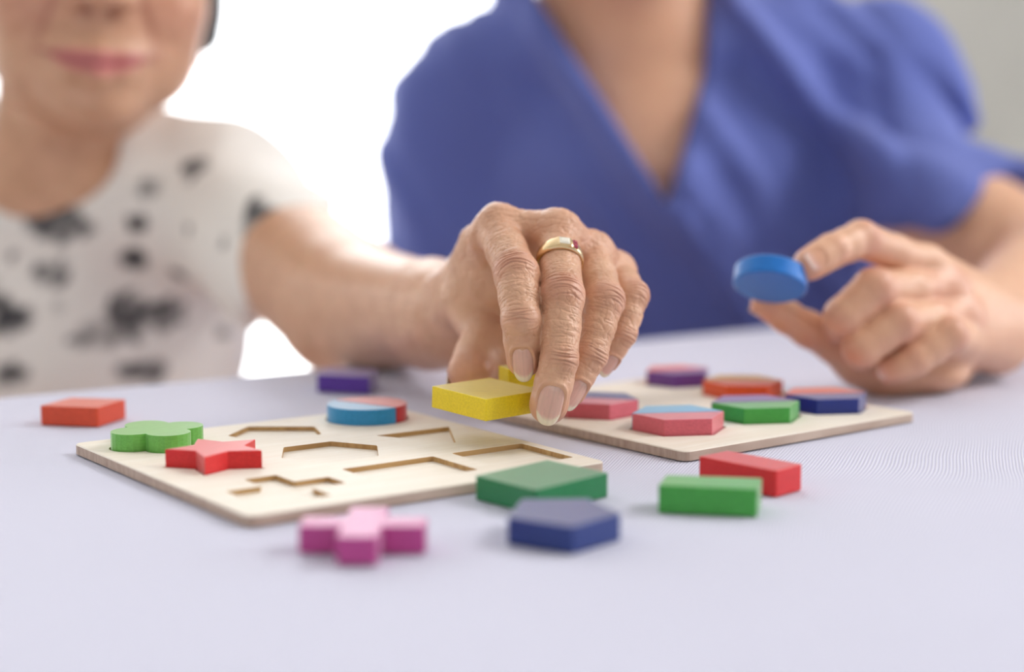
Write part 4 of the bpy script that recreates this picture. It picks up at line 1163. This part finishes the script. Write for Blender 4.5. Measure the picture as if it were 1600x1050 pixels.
# ------------------------------------------------------------------ blocks held in the hands
C0 = P(760, 624, 64.0); LC = P(675, 603, 66.3); e1 = (LC - C0)
L1 = np.linalg.norm(e1); e1 = e1 / L1
up = np.array([0.0, 0.0, 1.0]); up -= e1 * (up @ e1); up /= np.linalg.norm(up)
e2 = np.cross(up, -e1); e2 /= np.linalg.norm(e2)
if e2[0] < 0: e2 = -e2
def held_box(name, c, a, b, u, la, lb, th, mat, label, skew=0.0):
    pts = []
    for z in (-th, 0):
        for (x, y) in ((0, 0), (la, 0), (la + skew, lb), (skew, lb)): pts.append(c + a * x + b * y + u * z)
    o_ = np.mean(np.array(pts), 0)
    vs = [p - o_ for p in pts]
    fs = [(0, 1, 2, 3), (7, 6, 5, 4), (0, 4, 5, 1), (1, 5, 6, 2), (2, 6, 7, 3), (3, 7, 4, 0)]
    ob = mesh_obj(name, vs, fs, MAT[mat], loc=o_)
    me = ob.data
    bm = bmesh.new(); bm.from_mesh(me); bmesh.ops.recalc_face_normals(bm, faces=bm.faces); bm.to_mesh(me); bm.free()
    bevel(ob, .035)
    return tag(ob, label, 'puzzle block', 'blocks held in the hands')
held_box('square_block', C0, e1, e2, up, L1, 3.3, .9, 'yellow', 'yellow wooden block pinched between elderly fingertips')
c2 = C0 + e1 * .4 + e2 * 3.45 + up * .55 + np.array([-.6, .9, .1])
held_box('square_block', P(794, 577, 68.3), np.array([-.35, .93, .0]), np.array([.93, .35, 0.05]), np.array([0, 0, 1.0]), 1.2, 2.2, .9, 'yellow', 'second yellow block half hidden under the index fingertip')

# round blue block held by the carer
def held_disc():
    c = P(1204, 436, 76.4); nrm = np.array([-.16, -.50, -.85]); nrm /= np.linalg.norm(nrm)
    a = np.cross(nrm, [0, 1, 0.0]); a /= np.linalg.norm(a); b = np.cross(nrm, a)
    n = 64; r, th, bv = 1.72, .9, .07
    prof = [(0, -th / 2), (r - bv, -th / 2), (r, -th / 2 + bv), (r, th / 2 - bv), (r - bv, th / 2), (0, th / 2)]
    V = []; F = []
    for (rr, z) in prof[1:-1]:
        for i in range(n):
            t = 2 * math.pi * i / n; V.append(a * rr * math.cos(t) + b * rr * math.sin(t) + nrm * z)
    for k in range(3):
        for i in range(n): F.append((k * n + i, k * n + (i + 1) % n, (k + 1) * n + (i + 1) % n, (k + 1) * n + i))
    F.append(tuple(range(n - 1, -1, -1))); F.append(tuple(range(3 * n, 4 * n)))
    o = mesh_obj('round_block', V, F, MAT['blue'], loc=c)
    bm = bmesh.new(); bm.from_mesh(o.data); bmesh.ops.recalc_face_normals(bm, faces=bm.faces); bm.to_mesh(o.data); bm.free()
    tag(o, 'round bright blue block held between thumb and index finger', 'puzzle block', 'blocks held in the hands')
held_disc()

# ------------------------------------------------------------------ plant by the wall, at the right edge of the frame
def plant():
    root = empty('potted_plant', (120, 300, FZ)); tag(root, 'green leafy potted plant by the grey wall at right edge', 'plant')
    pot, nt, b = mat_new('grey_pot', srgb(190, 188, 182), .7, .3)
    prof = [(0, 0), (11, 0), (15, 26), (15.6, 28), (14.4, 28), (13.6, 25), (0, 25)]
    n = 28; V = []; F = []
    for r, z in prof:
        for i in range(n): V.append((max(r, .05) * math.cos(2 * math.pi * i / n), max(r, .05) * math.sin(2 * math.pi * i / n), z))
    for k in range(len(prof) - 1):
        for i in range(n): F.append((k * n + i, k * n + (i + 1) % n, (k + 1) * n + (i + 1) % n, (k + 1) * n + i))
    mesh_obj('pot', V, F, pot, root, True)
    lm, nt, b = mat_new('leaf_green', srgb(112, 128, 82), .55, .4)
    rs = random.Random(5)
    for k in range(26):
        az = rs.uniform(0, 2 * math.pi); h = rs.uniform(35, 84); out = rs.uniform(4, 15); ln = rs.uniform(14, 22); w = rs.uniform(3, 5)
        base = Vector((math.cos(az) * 3, math.sin(az) * 3, 25)); mid_ = Vector((math.cos(az) * out * .5, math.sin(az) * out * .5, h * .75)); tip = Vector((math.cos(az) * out, math.sin(az) * out, h))
        V, F = [], []
        nn = 8
        # petiole + blade in one leaf
        dirv = Vector((math.cos(az), math.sin(az), .25)).normalized(); sd = dirv.cross(Vector((0, 0, 1))).normalized()
        for i in range(nn + 1):
            t = i / nn
            p = (1 - t) ** 2 * base + 2 * t * (1 - t) * mid_ + t * t * tip
            for s_ in (-1, 1): V.append(p + sd * .25 * s_)
        for i in range(nn + 1):
            t = i / nn; p = tip + dirv * ln * t - Vector((0, 0, 1)) * (t * t * ln * .5)
            ww = w * math.sin(math.pi * min(1, t * .93 + .05)) ** .7
            for s_, dz in ((-1, .25), (1, .25)): V.append(p + sd * ww * s_ + Vector((0, 0, dz * ww)))
        for i in range(2 * nn + 1): F.append((2 * i, 2 * i + 2, 2 * i + 3, 2 * i + 1))
        o = mesh_obj('leaf', V, F, lm, root, True)
        s = o.modifiers.new('t', 'SOLIDIFY'); s.thickness = .0015
plant()
